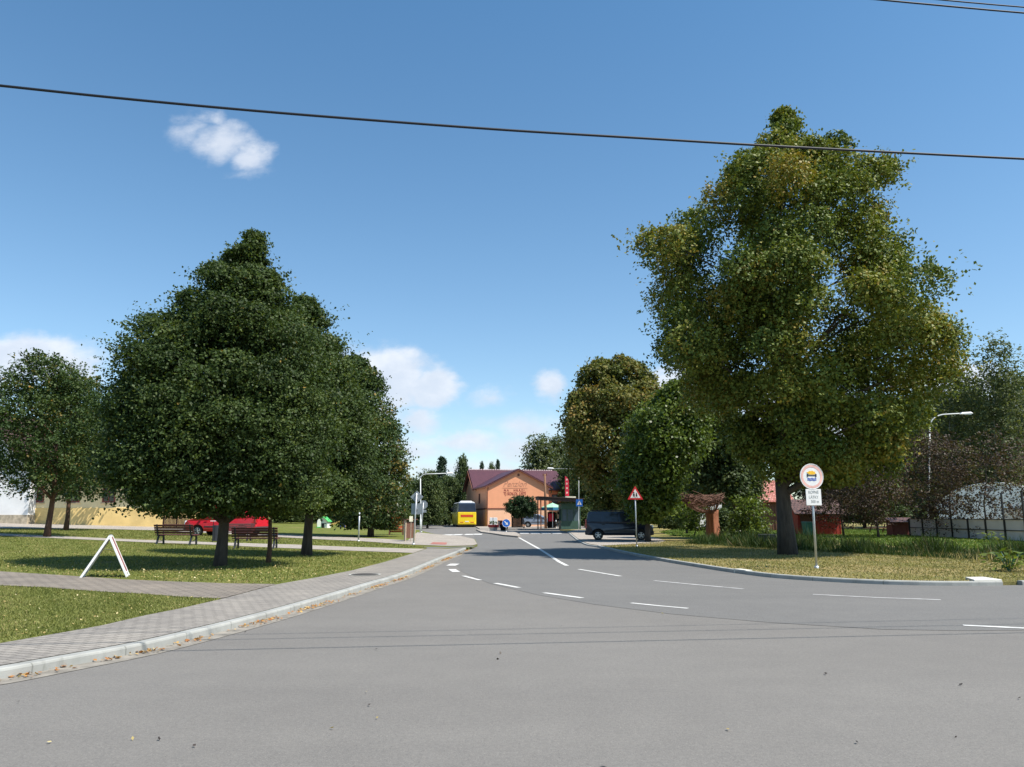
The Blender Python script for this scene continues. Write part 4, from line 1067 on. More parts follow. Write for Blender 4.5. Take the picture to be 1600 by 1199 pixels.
# dark van (rear to the left, seen from its right side)
rw, fw_ = -1.28, 1.42
lower = [(-1.98, .32)]+arch(rw, .40)+arch(fw_, .40)+[(2.12, .30), (2.20, .50), (2.18, .78), (2.02, .95), (1.30, 1.10), (-2.02, 1.12), (-2.06, .70), (-2.05, .45)]
upper = [(1.34, 1.08), (.62, 1.70), (.30, 1.79), (-1.70, 1.80), (-1.90, 1.74), (-2.00, 1.10)]
sw = [[(-1.80, 1.17), (-1.74, 1.58), (-1.62, 1.66), (-1.05, 1.67), (-1.05, 1.16)], [(-.92, 1.16), (-.92, 1.67), (.02, 1.67), (.02, 1.16)], [(.14, 1.16), (.14, 1.67), (.50, 1.66), (1.08, 1.15)]]
g = W(968.5, 842, 47.0)
dv_ = car('dark_van', 'dark navy high roofed passenger van parked on the paved bay under the trees', (g.x, g.y+.85, .09), R(-5), M['car_navy'], lower, upper, 1.12, .90, (rw, fw_), .315, sw, .16, 'van', rails=True, taillamp=(.75, 1.3), headlamp=(.72, .95))
dv_.scale = (.95, .95, .95)
# red van behind the benches
lower = [(-2.25, .32)]+arch(-1.45, .40)+arch(1.45, .40)+[(2.30, .30), (2.38, .52), (2.34, .82), (2.15, .98), (1.55, 1.12), (-2.30, 1.14), (-2.34, .6)]
upper = [(1.60, 1.10), (.80, 1.78), (.5, 1.88), (-2.00, 1.90), (-2.18, 1.80), (-2.28, 1.12)]
sw = [[(-.2, 1.18), (-.2, 1.72), (.60, 1.72), (1.25, 1.18)]]
g = G(345, 838.5)
rv = car('red_van', 'bright red panel van parked behind the park benches', (g.x, g.y+.9, g.z), R(172), M['car_red'], lower, upper, 1.14, .92, (-1.45, 1.45), .33, sw, .14, 'van', taillamp=(.8, 1.4), headlamp=(.72, .95))
# silver hatchback
lower = [(-1.80, .32)]+arch(-1.18, .37)+arch(1.30, .37)+[(1.95, .28), (2.03, .45), (2.0, .66), (1.85, .76), (1.05, .93), (-1.78, .97), (-1.90, .85), (-1.92, .5)]
upper = [(1.12, .91), (.35, 1.38), (.05, 1.46), (-1.15, 1.46), (-1.45, 1.36), (-1.80, .95)]
sw = [[(-1.40, 1.0), (-1.2, 1.32), (-.75, 1.37), (-.75, .99)], [(-.65, .99), (-.65, 1.37), (.05, 1.37), (.15, .98)]]
sw = [[(-1.40, 1.0), (-1.2, 1.32), (-.55, 1.37), (-.55, .99)], [(-.47, .99), (-.47, 1.37), (.08, 1.37), (.75, .98)]]
g = W(841.5, 824, 99)
car('silver_hatchback', 'blue silver hatchback parked in front of the orange guest house', (g.x, 99, .09), R(-6), M['car_silver'], lower, upper, .97, .84, (-1.18, 1.30), .29, sw, .36, 'car', taillamp=(.72, 1.12)).scale = (1.1, 1.1, 1.12)
# bus
g = W(729.5, 823, 106)
bus = thing('yellow_bus', 'yellow coach with dark rear window standing at the kerb by the guest house', 'bus', (g.x, 106, 0), R(98))
# local x forward (rear at x=0), y left
hwb, LB = 1.27, 12.0
mb = MB()
def loft(mb, secs):
    n = len(secs[0]); b = len(mb.v)
    for s in secs: mb.v += [tuple(p) for p in s]
    for i in range(len(secs)-1):
        for k in range(n): mb.f.append((b+i*n+k, b+i*n+(k+1) % n, b+(i+1)*n+(k+1) % n, b+(i+1)*n+k))
    mb.f.append(tuple(b+k for k in reversed(range(n)))); mb.f.append(tuple(b+(len(secs)-1)*n+k for k in range(n)))
def sec(x, z0, z1, w0, w1): return [(x, -w0, z0), (x, w0, z0), (x, w1, z1), (x, -w1, z1)]
loft(mb, [sec(.04, .42, 2.02, 1.2, 1.25), sec(.18, .30, 2.02, hwb, hwb), sec(LB-.2, .30, 2.02, hwb, hwb), sec(LB, .4, 2.02, 1.18, 1.2)])
mb.build('body', M['yellow'], bus, bevel=.05, seg=3)
mb = MB(); loft(mb, [sec(.10, 2.02, 3.15, 1.23, 1.12), sec(.4, 2.02, 3.3, hwb-.01, 1.16), sec(LB-.5, 2.02, 3.3, hwb-.01, 1.16), sec(LB-.1, 2.02, 3.15, 1.2, 1.1)])
mb.build('window_band', M['bus_dark'], bus, bevel=.04)
mb = MB(); loft(mb, [sec(.3, 3.24, 3.40, 1.12, .95), sec(LB-.6, 3.24, 3.40, 1.12, .95)]); mb.build('roof', M['white'], bus, bevel=.05)
mb = MB(); mb.box((2.2, 0, 3.46), (2.0, 1.7, .18), taper=.9); mb.build('roof_unit', M['white'], bus, bevel=.05)
mb = MB(); mb.prism([(.035, -.85, 1.36), (.035, .85, 1.36), (.035, .85, 1.68), (.035, -.85, 1.68)], (-.012, 0, 0)); mb.build('red_lettering_panel', M['bus_red'], bus)
for s in (-1, 1):
    mb = MB(); mb.box((.02, s*.72, .66), (.06, .52, .10)); mb.build('tail_light', M['lamp_red'], bus, bevel=.02)
mb = MB(); mb.box((.02, 0, .52), (.10, 2.36, .12)); mb.build('rear_bumper', M['yellow'], bus, bevel=.03)
mb = MB(); mb.box((.015, 0, .76), (.03, .52, .12)); mb.build('number_plate', M['sign_white'], bus)
mb = MB(); mb.box((LB/2, 0, .30), (LB-.4, 2.3, .3)); mb.build('chassis', M['car_trim'], bus)
for x in (2.9, 9.3):
    for s in (-1, 1): wheel(bus, (x, s*1.13, .5), .5, .3, s)
for s in (-1, 1):
    mb = MB(); mb.box((LB+.12, s*1.35, 2.5), (.16, .2, .42)); mb.bar((LB-.1, s*1.15, 2.9), (LB+.12, s*1.35, 2.7), .04, .04); mb.build('mirror', M['car_trim'], bus, bevel=.02)

# ------------------------------------------------------------------ road signs
def pole(parent, h, r=.03, m='steel', lean=(0, 0)):
    mb = MB(); mb.tube([(0, 0, -.1), (lean[0]*.5, lean[1]*.5, h*.5), (lean[0], lean[1], h)], r, 12); mb.tube([(0, 0, -.05), (0, 0, .07)], r*1.9, 12)
    return mb.build('pole', M[m], parent, smooth=True)
def zat(px, py, Y, base): return W(px, py, Y).z-base
# big round sign at the right kerb
g = G(1276, 888.5); Y = g.y
t = thing('round_road_sign', 'round faded red rimmed sign with yellow tanker mark and white plate below', 'road sign', g, R(9))
zc = zat(1273.5, 745, Y, g.z)
pole(t, zc+.3, .033, lean=(.02, 0))
mb = MB(); mb.prism(disc_pts((0, -.045, zc), .355, 48), (0, -.012, 0)); fc = mb.build('face', M['sign_white'], t)
mb = MB()
o1, i1 = disc_pts((0, -.061, zc), .332, 48), disc_pts((0, -.061, zc), .265, 48)
for k in range(48): mb.poly([o1[k], o1[(k+1) % 48], i1[(k+1) % 48], i1[k]])
mb.build('red_rim', M['faded_red'], fc)
mb = MB(); mb.tube(disc_pts((0, -.055, zc), .355, 48)+[disc_pts((0, -.055, zc), .355, 48)[0]], .010, 6, cap=False); mb.build('edge', M['sign_white'], fc)
mb = MB()
for a, b, c in ((-.125, -.005, .115), (-.06, .025, .125), (0, .035, .12), (.06, .02, .11)):
    pass
mb.prism([(-.13, -.062, zc+.10), (-.15, -.062, zc+.125), (-.09, -.062, zc+.135), (-.075, -.062, zc+.165), (-.02, -.062, zc+.155), (.03, -.062, zc+.17), (.06, -.062, zc+.145), (.125, -.062, zc+.14), (.10, -.062, zc+.105), (.14, -.062, zc+.09), (.06, -.062, zc+.055), (-.06, -.062, zc+.055)], (0, -.004, 0))
mb.build('tank_mark', M['yellow_print'], fc)
mb = MB(); mb.box((0, -.064, zc+.032), (.26, .005, .022))
for s in (-1, 1): mb.box((s*.13, -.064, zc+.032), (.036, .006, .082))
mb.build('axle_mark', M['black'], fc)
mb = MB()
for dz in (-.06, -.105):
    ptsu = [(-.14+.028*k, -.062, zc+dz+.011*math.sin(k*1.5)) for k in range(11)]
    for k in range(10):
        a, b = ptsu[k], ptsu[k+1]; mb.poly([(a[0], a[1], a[2]-.014), (b[0], b[1], b[2]-.014), (b[0], b[1], b[2]+.014), (a[0], a[1], a[2]+.014)])
mb.build('wave_mark', M['blue_print'], fc)
zp0, zp1 = zat(1275, 790, Y, g.z), zat(1275, 764.5, Y, g.z)
mb = MB(); mb.box((.02, -.052, (zp0+zp1)/2), (.47, .014, zp1-zp0)); pl = mb.build('plate', M['sign_white'], t, bevel=.006)
zm = (zp0+zp1)/2; hh = zp1-zp0
for s, dz, dx in (('ROPNÉ', .30, 0), ('LÁTKY', .0, .0), ('300 m', -.27, .03)):
    text(s, hh*.25, M['grey_print'], pl, (.02+dx, -.062, zm+dz*hh), ext=.001, sx=.86, bold=.001)
for z_ in (zc, zm): MB().box((.01, -.025, z_), (.10, .05, .04)).build('clamp', M['steel'], t)
# children warning triangle
g = G(995, 854.5); Y = g.y
t = thing('triangular_road_sign', 'red bordered triangle warning sign with two walking children in front of the dark van', 'road sign', g, R(4))
z0_, z1_ = zat(994, 781, Y, g.z), zat(994, 759.5, Y, g.z); zc = (z0_+z1_)/2
pole(t, z1_-.12, .03, lean=(-.02, 0))
hh = z1_-z0_; hwid = hh*.58
def tri_(s, y, dz=0):
    c = z0_+hh*.36; q = [(-hwid, y, z0_), (hwid, y, z0_), (0, y, z1_)]
    return [(p[0]*s-.02, y, c+(p[2]-c)*s) for p in q]
mb = MB(); mb.prism(tri_(1, -.04), (0, -.012, 0)); fc = mb.build('face', M['sign_red'], t, bevel=.01)
mb = MB(); mb.prism(tri_(.66, -.053), (0, -.003, 0)); mb.build('white_field', M['sign_white'], fc)
mb = MB()
for dx, s in ((-.07, 1.0), (.06, .85)):
    zb = z0_+hh*.16; k = hh*.40*s; dx -= .02
    mb.prism(disc_pts((dx, -.057, zb+k*.88), k*.13, 10), (0, -.002, 0))
    mb.prism([(dx-k*.14, -.057, zb+k*.72), (dx+k*.14, -.057, zb+k*.72), (dx+k*.2, -.057, zb+k*.32), (dx-k*.2, -.057, zb+k*.32)], (0, -.002, 0))
    for q in (-1, 1): mb.prism([(dx+q*k*.04-k*.05, -.057, zb+k*.33), (dx+q*k*.04+k*.05, -.057, zb+k*.33), (dx+q*k*.18+k*.05, -.057, zb), (dx+q*k*.18-k*.05, -.057, zb)], (0, -.002, 0))
mb.build('children_mark', M['black'], fc)
# sign seen from behind, left (diamond over a square plate)
g = G(646, 851.5); Y = g.y
t = thing('diamond_road_sign', 'grey back of a diamond sign above a square plate, nearer post at the left corner', 'road sign', g, R(-8))
zc = zat(649, 776.8, Y, g.z); ld = .11
pole(t, zc+.2, .035, lean=(ld, 0))
q = zat(649, 767, Y, g.z)-zc
mb = MB(); mb.prism([(ld, .045, zc-q), (ld+q*1.08, .045, zc), (ld, .045, zc+q), (ld-q*1.08, .045, zc)], (0, .012, 0)); mb.build('diamond_panel', M['sign_back'], t, bevel=.004)
z0_, z1_ = zat(649, 804, Y, g.z), zat(649, 787, Y, g.z)
mb = MB(); mb.box((ld, .05, (z0_+z1_)/2), (.54, .014, z1_-z0_)); mb.build('square_plate', M['sign_back'], t, bevel=.004)
for z_ in (zc+.1, zc-.12, (z0_+z1_)/2): MB().box((ld, .022, z_), (.13, .045, .05)).build('clamp', M['steel'], t)
# stop sign seen from behind
g = G(658.5, 831.5); Y = g.y
t = thing('octagonal_road_sign', 'grey back of an octagonal sign over a small plate, just behind the diamond sign', 'road sign', g, R(-5))
zc = zat(661.5, 789, Y, g.z); r_ = abs(W(669, 789, Y).x-W(656, 789, Y).x)/2; ld = .12
pole(t, zc+.2, .035, lean=(ld, 0))
mb = MB(); mb.prism([(ld+r_*1.08*math.cos(R(22.5+45*k)), .045, zc+r_*1.08*math.sin(R(22.5+45*k))) for k in range(8)], (0, .012, 0)); mb.build('octagon_panel', M['sign_back'], t)
mb = MB(); mb.box((ld, .05, zat(661, 799, Y, g.z)), (.55, .014, .24)); mb.build('small_plate', M['sign_back'], t)
mb = MB(); mb.box((ld, .022, zc), (.12, .045, .05)); mb.build('clamp', M['steel'], t)
# plain pole in the left lawn
g = G(560, 846.3)
t = thing('metal_post', 'slim white grey metal post standing alone at the edge of the left grass strip', 'post', g)
pole(t, zat(561, 802, g.y, g.z), .04, lean=(.01, 0)); mb = MB(); mb.tube([(.01, 0, zat(561, 802, g.y, g.z)-.005), (.01, 0, zat(561, 802, g.y, g.z)+.05)], [.045, .02], 10); mb.build('cap', M['steel'], t)
# blue keep right sign on the island
g = P(791, 831.3, .11); Y = g.y
t = thing('blue_arrow_sign', 'round blue sign with white arrow pointing down right on the traffic island', 'road sign', g)
zc = zat(790.7, 817.6, Y, g.z); r_ = 6.3*Y/1218
pole(t, zc, .03)
mb = MB(); mb.prism(disc_pts((0, -.045, zc), r_, 36), (0, -.012, 0)); fc = mb.build('face', M['sign_blue'], t)
mb = MB(); mb.tube([*disc_pts((0, -.055, zc), r_*.97, 36), disc_pts((0, -.055, zc), r_*.97, 36)[0]], .014, 6, cap=False); mb.build('white_rim', M['sign_white'], fc)
mb = MB(); s_ = r_*.62; c45 = math.sqrt(.5)
def rot(p): return ((p[0]+p[1])*c45, -.060, zc+(p[1]-p[0])*c45)
mb.prism([rot(p) for p in ((-s_, -s_*.2), (s_*.1, -s_*.2), (s_*.1, -s_*.62), (s_, 0), (s_*.1, s_*.62), (s_*.1, s_*.2), (-s_, s_*.2))], (0, -.004, 0)); mb.build('arrow_mark', M['sign_white'], fc)
# planters and bin on the island
def planter(px, py, Y, label, body, rim):
    g = W(px, py, Y); g.z = .11
    t = thing('flower_planter', label, 'planter', g)
    mb = MB(); n = 16
    mb.tube([(0, 0, 0), (0, 0, .12), (0, 0, .62)], [.30, .34, .46], 16); mb.build('pot', body, t, smooth=False)
    mb = MB(); mb.tube([(0, 0, .60), (0, 0, .70)], [.50, .52], 16); mb.build('rim', rim, t)
    rg = np.random.default_rng(int(px)); n = 130; a = rg.random(n)*6.28; q = np.sqrt(rg.random(n))*.45
    C = np.stack([q*np.cos(a), q*np.sin(a), .72+rg.random(n)*.22], 1)
    leaves('flowers', C, rg.normal(size=(n, 3)), rg.normal(size=(n, 3))+np.array([0, 0, 1]), np.full(n, .15), np.full(n, .11), M['flower'], t, rg.random(n))
    return t
planter(787.5, 831, 75.5, 'dark planter with red rim just left of the blue arrow sign', M['dark_box'], M['pot'])
g = P(771, 829.0, .11)
t = thing('flower_planter', 'pale round planter with a red rim at the left end of the traffic island', 'planter', g)
mb = MB(); mb.tube([(0, 0, 0), (0, 0, .32)], [.34, .44], 16); mb.build('pot', M['board'], t)
mb = MB(); mb.tube([(0, 0, .30), (0, 0, .55)], [.52, .56], 16); mb.build('rim', M['pot'], t)
mb = MB(); mb.tube([(-.05, 0, .5), (-.05, 0, 1.25)], .03, 8); mb.build('stake', M['post_dark'], t)
rg = np.random.default_rng(99); n = 90; a = rg.random(n)*6.28; q = np.sqrt(rg.random(n))*.4
leaves('flowers', np.stack([q*np.cos(a), q*np.sin(a), .6+rg.random(n)*.3], 1), rg.normal(size=(n, 3)), rg.normal(size=(n, 3)), np.full(n, .14), np.full(n, .1), M['flower'], t, rg.random(n)*.55)
g = W(771, 824, 97); t = thing('advertising_stand', 'low white display board with a dark stem standing before the orange wall', 'stand', (g.x, 97, .09))
mb = MB(); mb.box((0, 0, .75), (.95, .06, .95)); mb.build('panel', M['white'], t, bevel=.02)
mb = MB(); mb.box((-.3, 0, .14), (.08, .5, .28)); mb.build('foot', M['car_trim'], t); mb = MB(); mb.box((.3, 0, .14), (.08, .5, .28)); mb.build('foot', M['car_trim'], t)
g = W(781, 824, 96); t = thing('litter_bin', 'grey square litter bin behind the blue arrow sign', 'bin', (g.x, 96, .09))
mb = MB(); mb.box((0, 0, .40), (.5, .5, .8), taper=1.08); mb.build('body', mat('bin_grey', (.16, .16, .17), .6, .1, 5), t, bevel=.03)
mb = MB(); mb.box((0, 0, .84), (.56, .56, .07)); mb.build('lid', M['car_trim'], t, bevel=.02)
# dark board box by the house
g = W(808, 824, 98); t = thing('board_enclosure', 'nearly black boarded bin enclosure under the round tree', 'enclosure', (g.x, 98, .09), R(4))
mb = MB()
for k in range(9): mb.box((-.6+k*.15, -.55, .64), (.14, .03, 1.26))
for k in range(7): mb.box((-.66, -.5+k*.16, .64), (.03, .15, 1.26)); mb.box((.66, -.5+k*.16, .64), (.03, .15, 1.26))
mb.build('boards', M['dark_box'], t)
mb = MB(); mb.box((0, 0, 1.30), (1.42, 1.25, .05)); mb.build('lid', M['dark_box'], t)
for sx in (-.62, .62): MB().box((sx, -.49, .6), (.08, .08, 1.2)).build('post', M['wood_brown'], t)
# round clipped tree
g = W(818.5, 824, 92); g.z = .09
tree('globe_tree', 'small clipped round headed tree before the orange gable', g, [(777.5, 806, 826), (782, 796, 836), (790, 789, 842), (798, 788, 842), (804, 794, 836), (807, 804, 828)], 92, M['globe'], M['bark'], .075, 301, clumps=170, twigs=8, per=10, leaf=.17, tlen=.32, flat=.9, up=.4, limbs=10, inner=.25, csz=.5, top_frac=.75, ragged=.05)

# ------------------------------------------------------------------ kiosk, canopy, poles, lamps
g = W(890, 828, 86); t = thing('kiosk', 'dark green glazed kiosk under a wide dark canopy roof', 'kiosk', (g.x, 86, .09), R(4))
mb = MB(); kw, kd, kh = 2.15, 2.2, 2.75
mb.box((0, 0, .45), (kw, kd, .9)); mb.box((0, 0, 2.45), (kw, kd, .6)); mb.box((0, kd/2-.05, 1.5), (kw-.1, .08, 1.3))
for x in (-kw/2+.06, -.4, .35, kw/2-.06): mb.box((x, -kd/2+.05, 1.52), (.09, .09, 1.26))
mb.build('frame', M['green_kiosk'], t)
mb = MB(); mb.box((0, -kd/2+.06, 1.52), (kw-.1, .02, 1.24)); mb.build('window', M['glass_b'], t)
mb = MB(); mb.box((-.55, -.2, 1.5), (.25, .4, 1.15)); mb.box((.1, 0, 1.5), (.3, .4, 1.2)); mb.build('shelf_goods', M['cream'], t)
mb = MB(); mb.prism([(-3.6, -1.9, 3.18), (-3.6, 1.6, 3.18), (1.3, 1.6, 2.95), (1.3, -1.9, 2.95)], (0, 0, .28)); mb.prism([(-3.7, -2.0, 3.47), (-3.7, 1.7, 3.47), (1.4, 1.7, 3.25), (1.4, -2.0, 3.25)], (0, 0, .06)); mb.build('canopy', M['canopy'], t)
mb = MB(); mb.box((-3.35, -1.7, 1.6), (.12, .12, 3.2)); mb.build('canopy_post', M['wood_brown'], t); mb = MB(); mb.box((-3.35, 1.4, 1.6), (.12, .12, 3.2)); mb.build('canopy_post', M['wood_brown'], t)
mb = MB(); mb.box((.15, .3, 3.46), (1.15, .8, .2)); mb.build('roof_box', M['cream'], t)
g = W(883, 776, 86.6); kz = g.z
t = thing('beach_flag', 'tall narrow red feather flag standing on the kiosk roof', 'flag', (g.x, 86.6, kz-.05), R(3))
mb = MB(); hgt = W(883, 745, 86.6).z-kz
out_ = []
for k in range(15):
    u = k/14; out_.append((.02+(.42 if u < .75 else .42*math.cos((u-.75)/.25*1.4))*1.0, 0, .1+u*hgt))
pts = [(0, 0, .1)]+out_+[(0, 0, .1+hgt)]
mb.prism(pts, (0, .02, 0)); mb.build('banner', M['flag_red'], t)
mb = MB(); mb.tube([(0, .01, 0), (0, .01, hgt+.12), (.08, .01, hgt+.2)], .02, 6); mb.box((0, 0, .03), (.5, .5, .06)); mb.build('mast', M['post_dark'], t)
mb = MB()
for z_ in (.35, .85, 1.35, 1.8):
    mb.prism([(.12, -.004, z_), (.32, -.004, z_+.05), (.32, -.004, z_+.2), (.12, -.004, z_+.24)], (0, -.002, 0))
mb.build('pale_marks', M['faded_red'], t)
g = W(863.5, 826, 92); t = thing('parasol', 'green and blue parasol open under the canopy', 'parasol', (g.x, 92, .09))
mb = MB(); n = 8
for k in range(n):
    a0, a1 = 2*math.pi*k/n, 2*math.pi*(k+1)/n
    mb.poly([(0, 0, 2.95), (1.35*math.cos(a0), 1.35*math.sin(a0), 2.42), (1.35*math.cos(a1), 1.35*math.sin(a1), 2.42)])
mb.build('canopy_cloth', M['umb_green'], t)
mb = MB()
for k in range(n):
    a0, a1 = 2*math.pi*k/n, 2*math.pi*(k+1)/n
    mb.poly([(1.35*math.cos(a0), 1.35*math.sin(a0), 2.42), (1.35*math.cos(a1), 1.35*math.sin(a1), 2.42), (1.35*math.cos(a1), 1.35*math.sin(a1), 2.08), (1.35*math.cos(a0), 1.35*math.sin(a0), 2.08)])
mb.build('valance', M['umb_blue'], t)
mb = MB(); mb.tube([(0, 0, 0), (0, 0, 3.0)], .03, 8); mb.build('mast', M['white'], t); mb = MB(); mb.tube([(0, 0, 0), (0, 0, .1)], [.4, .38], 14); mb.build('base', M['post_dark'], t)
g = W(862, 826, 93.5); t = thing('vending_machine', 'red and dark vending machine under the parasol', 'machine', (g.x, 93.5, .09))
mb = MB(); mb.box((0, 0, .95), (.95, .8, 1.9)); mb.build('cabinet', M['dark_box'], t, bevel=.03)
mb = MB(); mb.box((-.08, -.41, 1.25), (.6, .02, .9)); mb.build('front_panel', M['flag_red'], t)
g = W(873, 826, 88); t = thing('menu_board', 'narrow orange and dark poster stand left of the kiosk windows', 'board', (g.x, 88, .09))
mb = MB(); mb.box((0, 0, 1.35), (.32, .06, 1.5)); mb.build('panel', M['plaster_o2'], t)
mb = MB(); mb.box((0, -.035, 1.75), (.26, .01, .3)); mb.box((0, -.035, 1.0), (.3, .01, .22)); mb.build('print', M['dark_box'], t)
mb = MB(); mb.tube([(-.12, 0, 0), (-.12, 0, .7)], .025, 6); mb.build('leg', M['white'], t); mb = MB(); mb.tube([(.12, 0, 0), (.12, 0, .7)], .025, 6); mb.build('leg', M['white'], t)
g = W(852.5, 823, 90); t = thing('utility_pole', 'brown wooden utility pole in front of the right side of the gable', 'pole', (g.x, 90, 0))
hp = W(851.5, 741, 90).z
mb = MB(); mb.tube([(.02, 0, -.2), (0, 0, 2.9), (-.05, 0, hp)], [.17, .15, .115], 12); mb.build('shaft', M['wood_pole'], t, smooth=True)
mb = MB(); mb.box((-.05, 0, hp-.12), (.5, .12, .12)); mb.build('crossarm', M['trim_brown'], t)
for x in (-.25, .15): MB().tube([(x, 0, hp-.06), (x, 0, hp+.12)], [.05, .035], 8).build('insulator', M['trim_brown'], t)
def lamp(px, pyb, Y, pytop, pxe, pye, label, r=.06, curve=1.2, head=.75, rz=0, zb=None):
    b = W(px, pyb, Y); z0 = H(b.x, Y) if zb is None else zb; b.z = z0
    top = W(px, pytop, Y); top = W(px, pytop, Y); e = W(pxe, pye, Y)
    t = thing('street_lamp', label, 'street lamp', b)
    h = top.z-z0; dx = e.x-b.x; ez = e.z-z0; s = 1 if dx > 0 else -1
    xt = W(px, pytop, Y).x-b.x
    mb = MB(); mb.tube([(0, 0, -.1), (0, 0, 1.1), (0, 0, 1.12), (xt*.4, 0, h*.5), (xt, 0, h)], [r*1.45, r*1.4, r, r*.9, r*.72], 12); mb.build('pole', M['steel_w'], t, smooth=True)
    mb = MB(); pts = []
    for k in range(9):
        u = k/8*math.pi/2; pts.append((xt+s*curve*(1-math.cos(u)), 0, h+(ez-h-.08)*math.sin(u)))
    pts.append((dx-s*head, 0, ez-.02)); mb.tube(pts, r*.62, 10); mb.build('arm', M['steel_w'], t, smooth=True)
    mb = MB(); mb.box((dx-s*head*.5, 0, ez+.01), (head, .28, .15), ry=-s*.06, taper=.7); hd = mb.build('lamp_head', M['white'], t, bevel=.05, seg=3)
    mb = MB(); mb.box((dx-s*head*.45, 0, ez-.08), (head*.6, .2, .05)); mb.build('lens', M['lamp_clear'], hd)
    return t
M['steel_w'] = mat('pale_painted_steel', (.62, .64, .64), .45, .06, 5)
lamp(1453, 838, 57, 668, 1520, 646, 'tall white street lamp with curved arm at the right, above the purple trees', .07, 1.3, 1.0)
lamp(657, 832, 66, 748, 708, 739.5, 'thin street lamp with a long horizontal arm behind the diamond sign', .055, .5, .6)
lamp(904.5, 829.3, 80.5, 738, 854.5, 732, 'slim street lamp over the kiosk with arm to the left, carrying the crossing sign pole', .033, .3, .75, zb=.08)
lamp(867, 815, 150, 734, 819, 731, 'far street lamp whose arm shows just above the maroon roof ridge', .07, .3, .9, zb=0)
g = W(905, 829.5, 80.2); t = thing('pedestrian_crossing_sign', 'square blue sign with white triangle and walking figure on the slim lamp pole', 'road sign', (g.x, 80.2, .08))
zc = W(906, 786, 80.2).z-.08; hw_ = 5.2*80.2/1218
mb = MB(); mb.box((.05, -.03, zc), (hw_*2, .02, hw_*2.1)); fc = mb.build('face', M['sign_blue'], t)
mb = MB(); mb.prism([(.05-hw_*.7, -.042, zc-hw_*.55), (.05+hw_*.7, -.042, zc-hw_*.55), (.05, -.042, zc+hw_*.7)], (0, -.003, 0)); mb.build('white_triangle', M['sign_white'], fc)
mb = MB(); mb.prism([(.03, -.047, zc-hw_*.5), (.09, -.047, zc-hw_*.5), (.08, -.047, zc+.05), (.05, -.047, zc+.15), (.02, -.047, zc+.05)], (0, -.002, 0)); mb.build('figure_mark', M['black'], fc)
mb = MB(); mb.box((.05, -.005, zc), (.10, .03, .06)); mb.build('clamp', M['steel'], t)

# ------------------------------------------------------------------ benches and park furniture
def bench(label, loc, rz, first=[]):
    if first: return copy_thing(first[0], loc, rz, label)
    t = thing('park_bench', label, 'bench', loc, rz, 'slatted park benches under the lindens'); first.append(t)
    Lb = 1.95
    # local: sitter faces +y, back at -y
    mb = MB()
    for k in range(4): mb.box((0, -.02+k*.115, .44+.004*k), (Lb, .095, .035))
    mb.build('seat', M['bench'], t, bevel=.008)
    mb = MB()
    for k in range(4): mb.box((0, -.10-.035*k, .55+.105*k), (Lb, .032, .088), rx=R(16))
    mb.build('backrest', M['bench'], t, bevel=.008)
    for x in (-.82, .82):
        mb = MB()
        mb.bar((x, .36, .42), (x, .40, 0), .06, .07, (1, 0, 0)); mb.bar((x, .0, .42), (x, -.16, 0), .06, .07, (1, 0, 0))
        mb.bar((x, -.08, .40), (x, -.235, .92), .05, .05, (1, 0, 0)); mb.bar((x, -.08, .405), (x, .40, .405), .05, .045, (1, 0, 0)); mb.bar((x, -.1, .16), (x, .38, .16), .035, .035, (1, 0, 0))
        mb.bar((x, -.17, .66), (x, .34, .66), .055, .035, (1, 0, 0)); mb.bar((x, .33, .66), (x, .36, .42), .04, .04, (1, 0, 0))
        for yv in (.40, -.16): mb.box((x, yv, .012), (.09, .12, .03))
        mb.build('leg_frame', M['cast'], t)
    return t
g = G(273, 851.5); bench('dark maroon slatted bench at left, seen from behind and tilted down to the right', g, R(-9))
g = G(398, 858); bench('dark slatted bench right of the big trunk, seen from behind by the thin tree', g, R(3))
g = G(364, 845.5); bench('sunlit slatted bench facing us in front of the red van', (g.x, g.y+.2, g.z), R(180))
g = G(338.5, 848); t = thing('litter_bin', 'dark litter bin with a flat pale lid just left of the big linden trunk', 'bin', g)
mb = MB(); mb.tube([(0, 0, .08), (0, 0, .85)], [.20, .25], 14); mb.build('body', M['cast'], t)
mb = MB(); mb.box((0, 0, 1.06), (.62, .45, .03)); mb.build('lid', M['sign_white'], t, bevel=.01)
for x in (-.22, .22): MB().tube([(x, 0, -.05), (x, 0, 1.05)], .018, 6).build('leg', M['cast'], t)
# A-frame board
p0, p1, pa = G(131.5, 903), G(185.5, 905.5), None
Yb = (p0.y+p1.y)/2; ap = W(167, 838.5, Yb); spread = p1.x-p0.x; xa = ap.x-p0.x; ha = ap.z-p0.z
t = thing('sandwich_board', 'white framed A-shaped pavement board seen edge-on beside the path', 'sandwich board', (p0.x, Yb, p0.z), R(22))
dp = .5
for nm, xb, m_ in (('left_panel', 0.0, 'poster_grey'), ('right_panel', spread, 'poster')):
    a = Vector((xb, 0, .0)); b = Vector((xa, 0, ha)); d = (b-a).normalized(); n = Vector((d.z, 0, -d.x))*(1 if xb > xa else -1)
    if n.x*(1 if xb > xa else -1) < 0: n = -n
    mb = MB()
    for yv in (0, dp): mb.bar(a+Vector((0, yv, 0)), b+Vector((0, yv, 0)), .05, .055, (0, 1, 0))
    for u in (.10, .985): q = a+(b-a)*u; mb.bar(q+Vector((0, .025, 0)), q+Vector((0, dp-.025, 0)), .05, .05)
    fr = mb.build(nm, M['white'], t, bevel=.006)
    q0, q1 = a+(b-a)*.12, a+(b-a)*.97
    mb = MB(); mb.prism([q0+Vector((0, .03, 0))+n*.006, q0+Vector((0, dp-.03, 0))+n*.006, q1+Vector((0, dp-.03, 0))+n*.006, q1+Vector((0, .03, 0))+n*.006], n*.012); mb.build('poster', M[m_], fr)
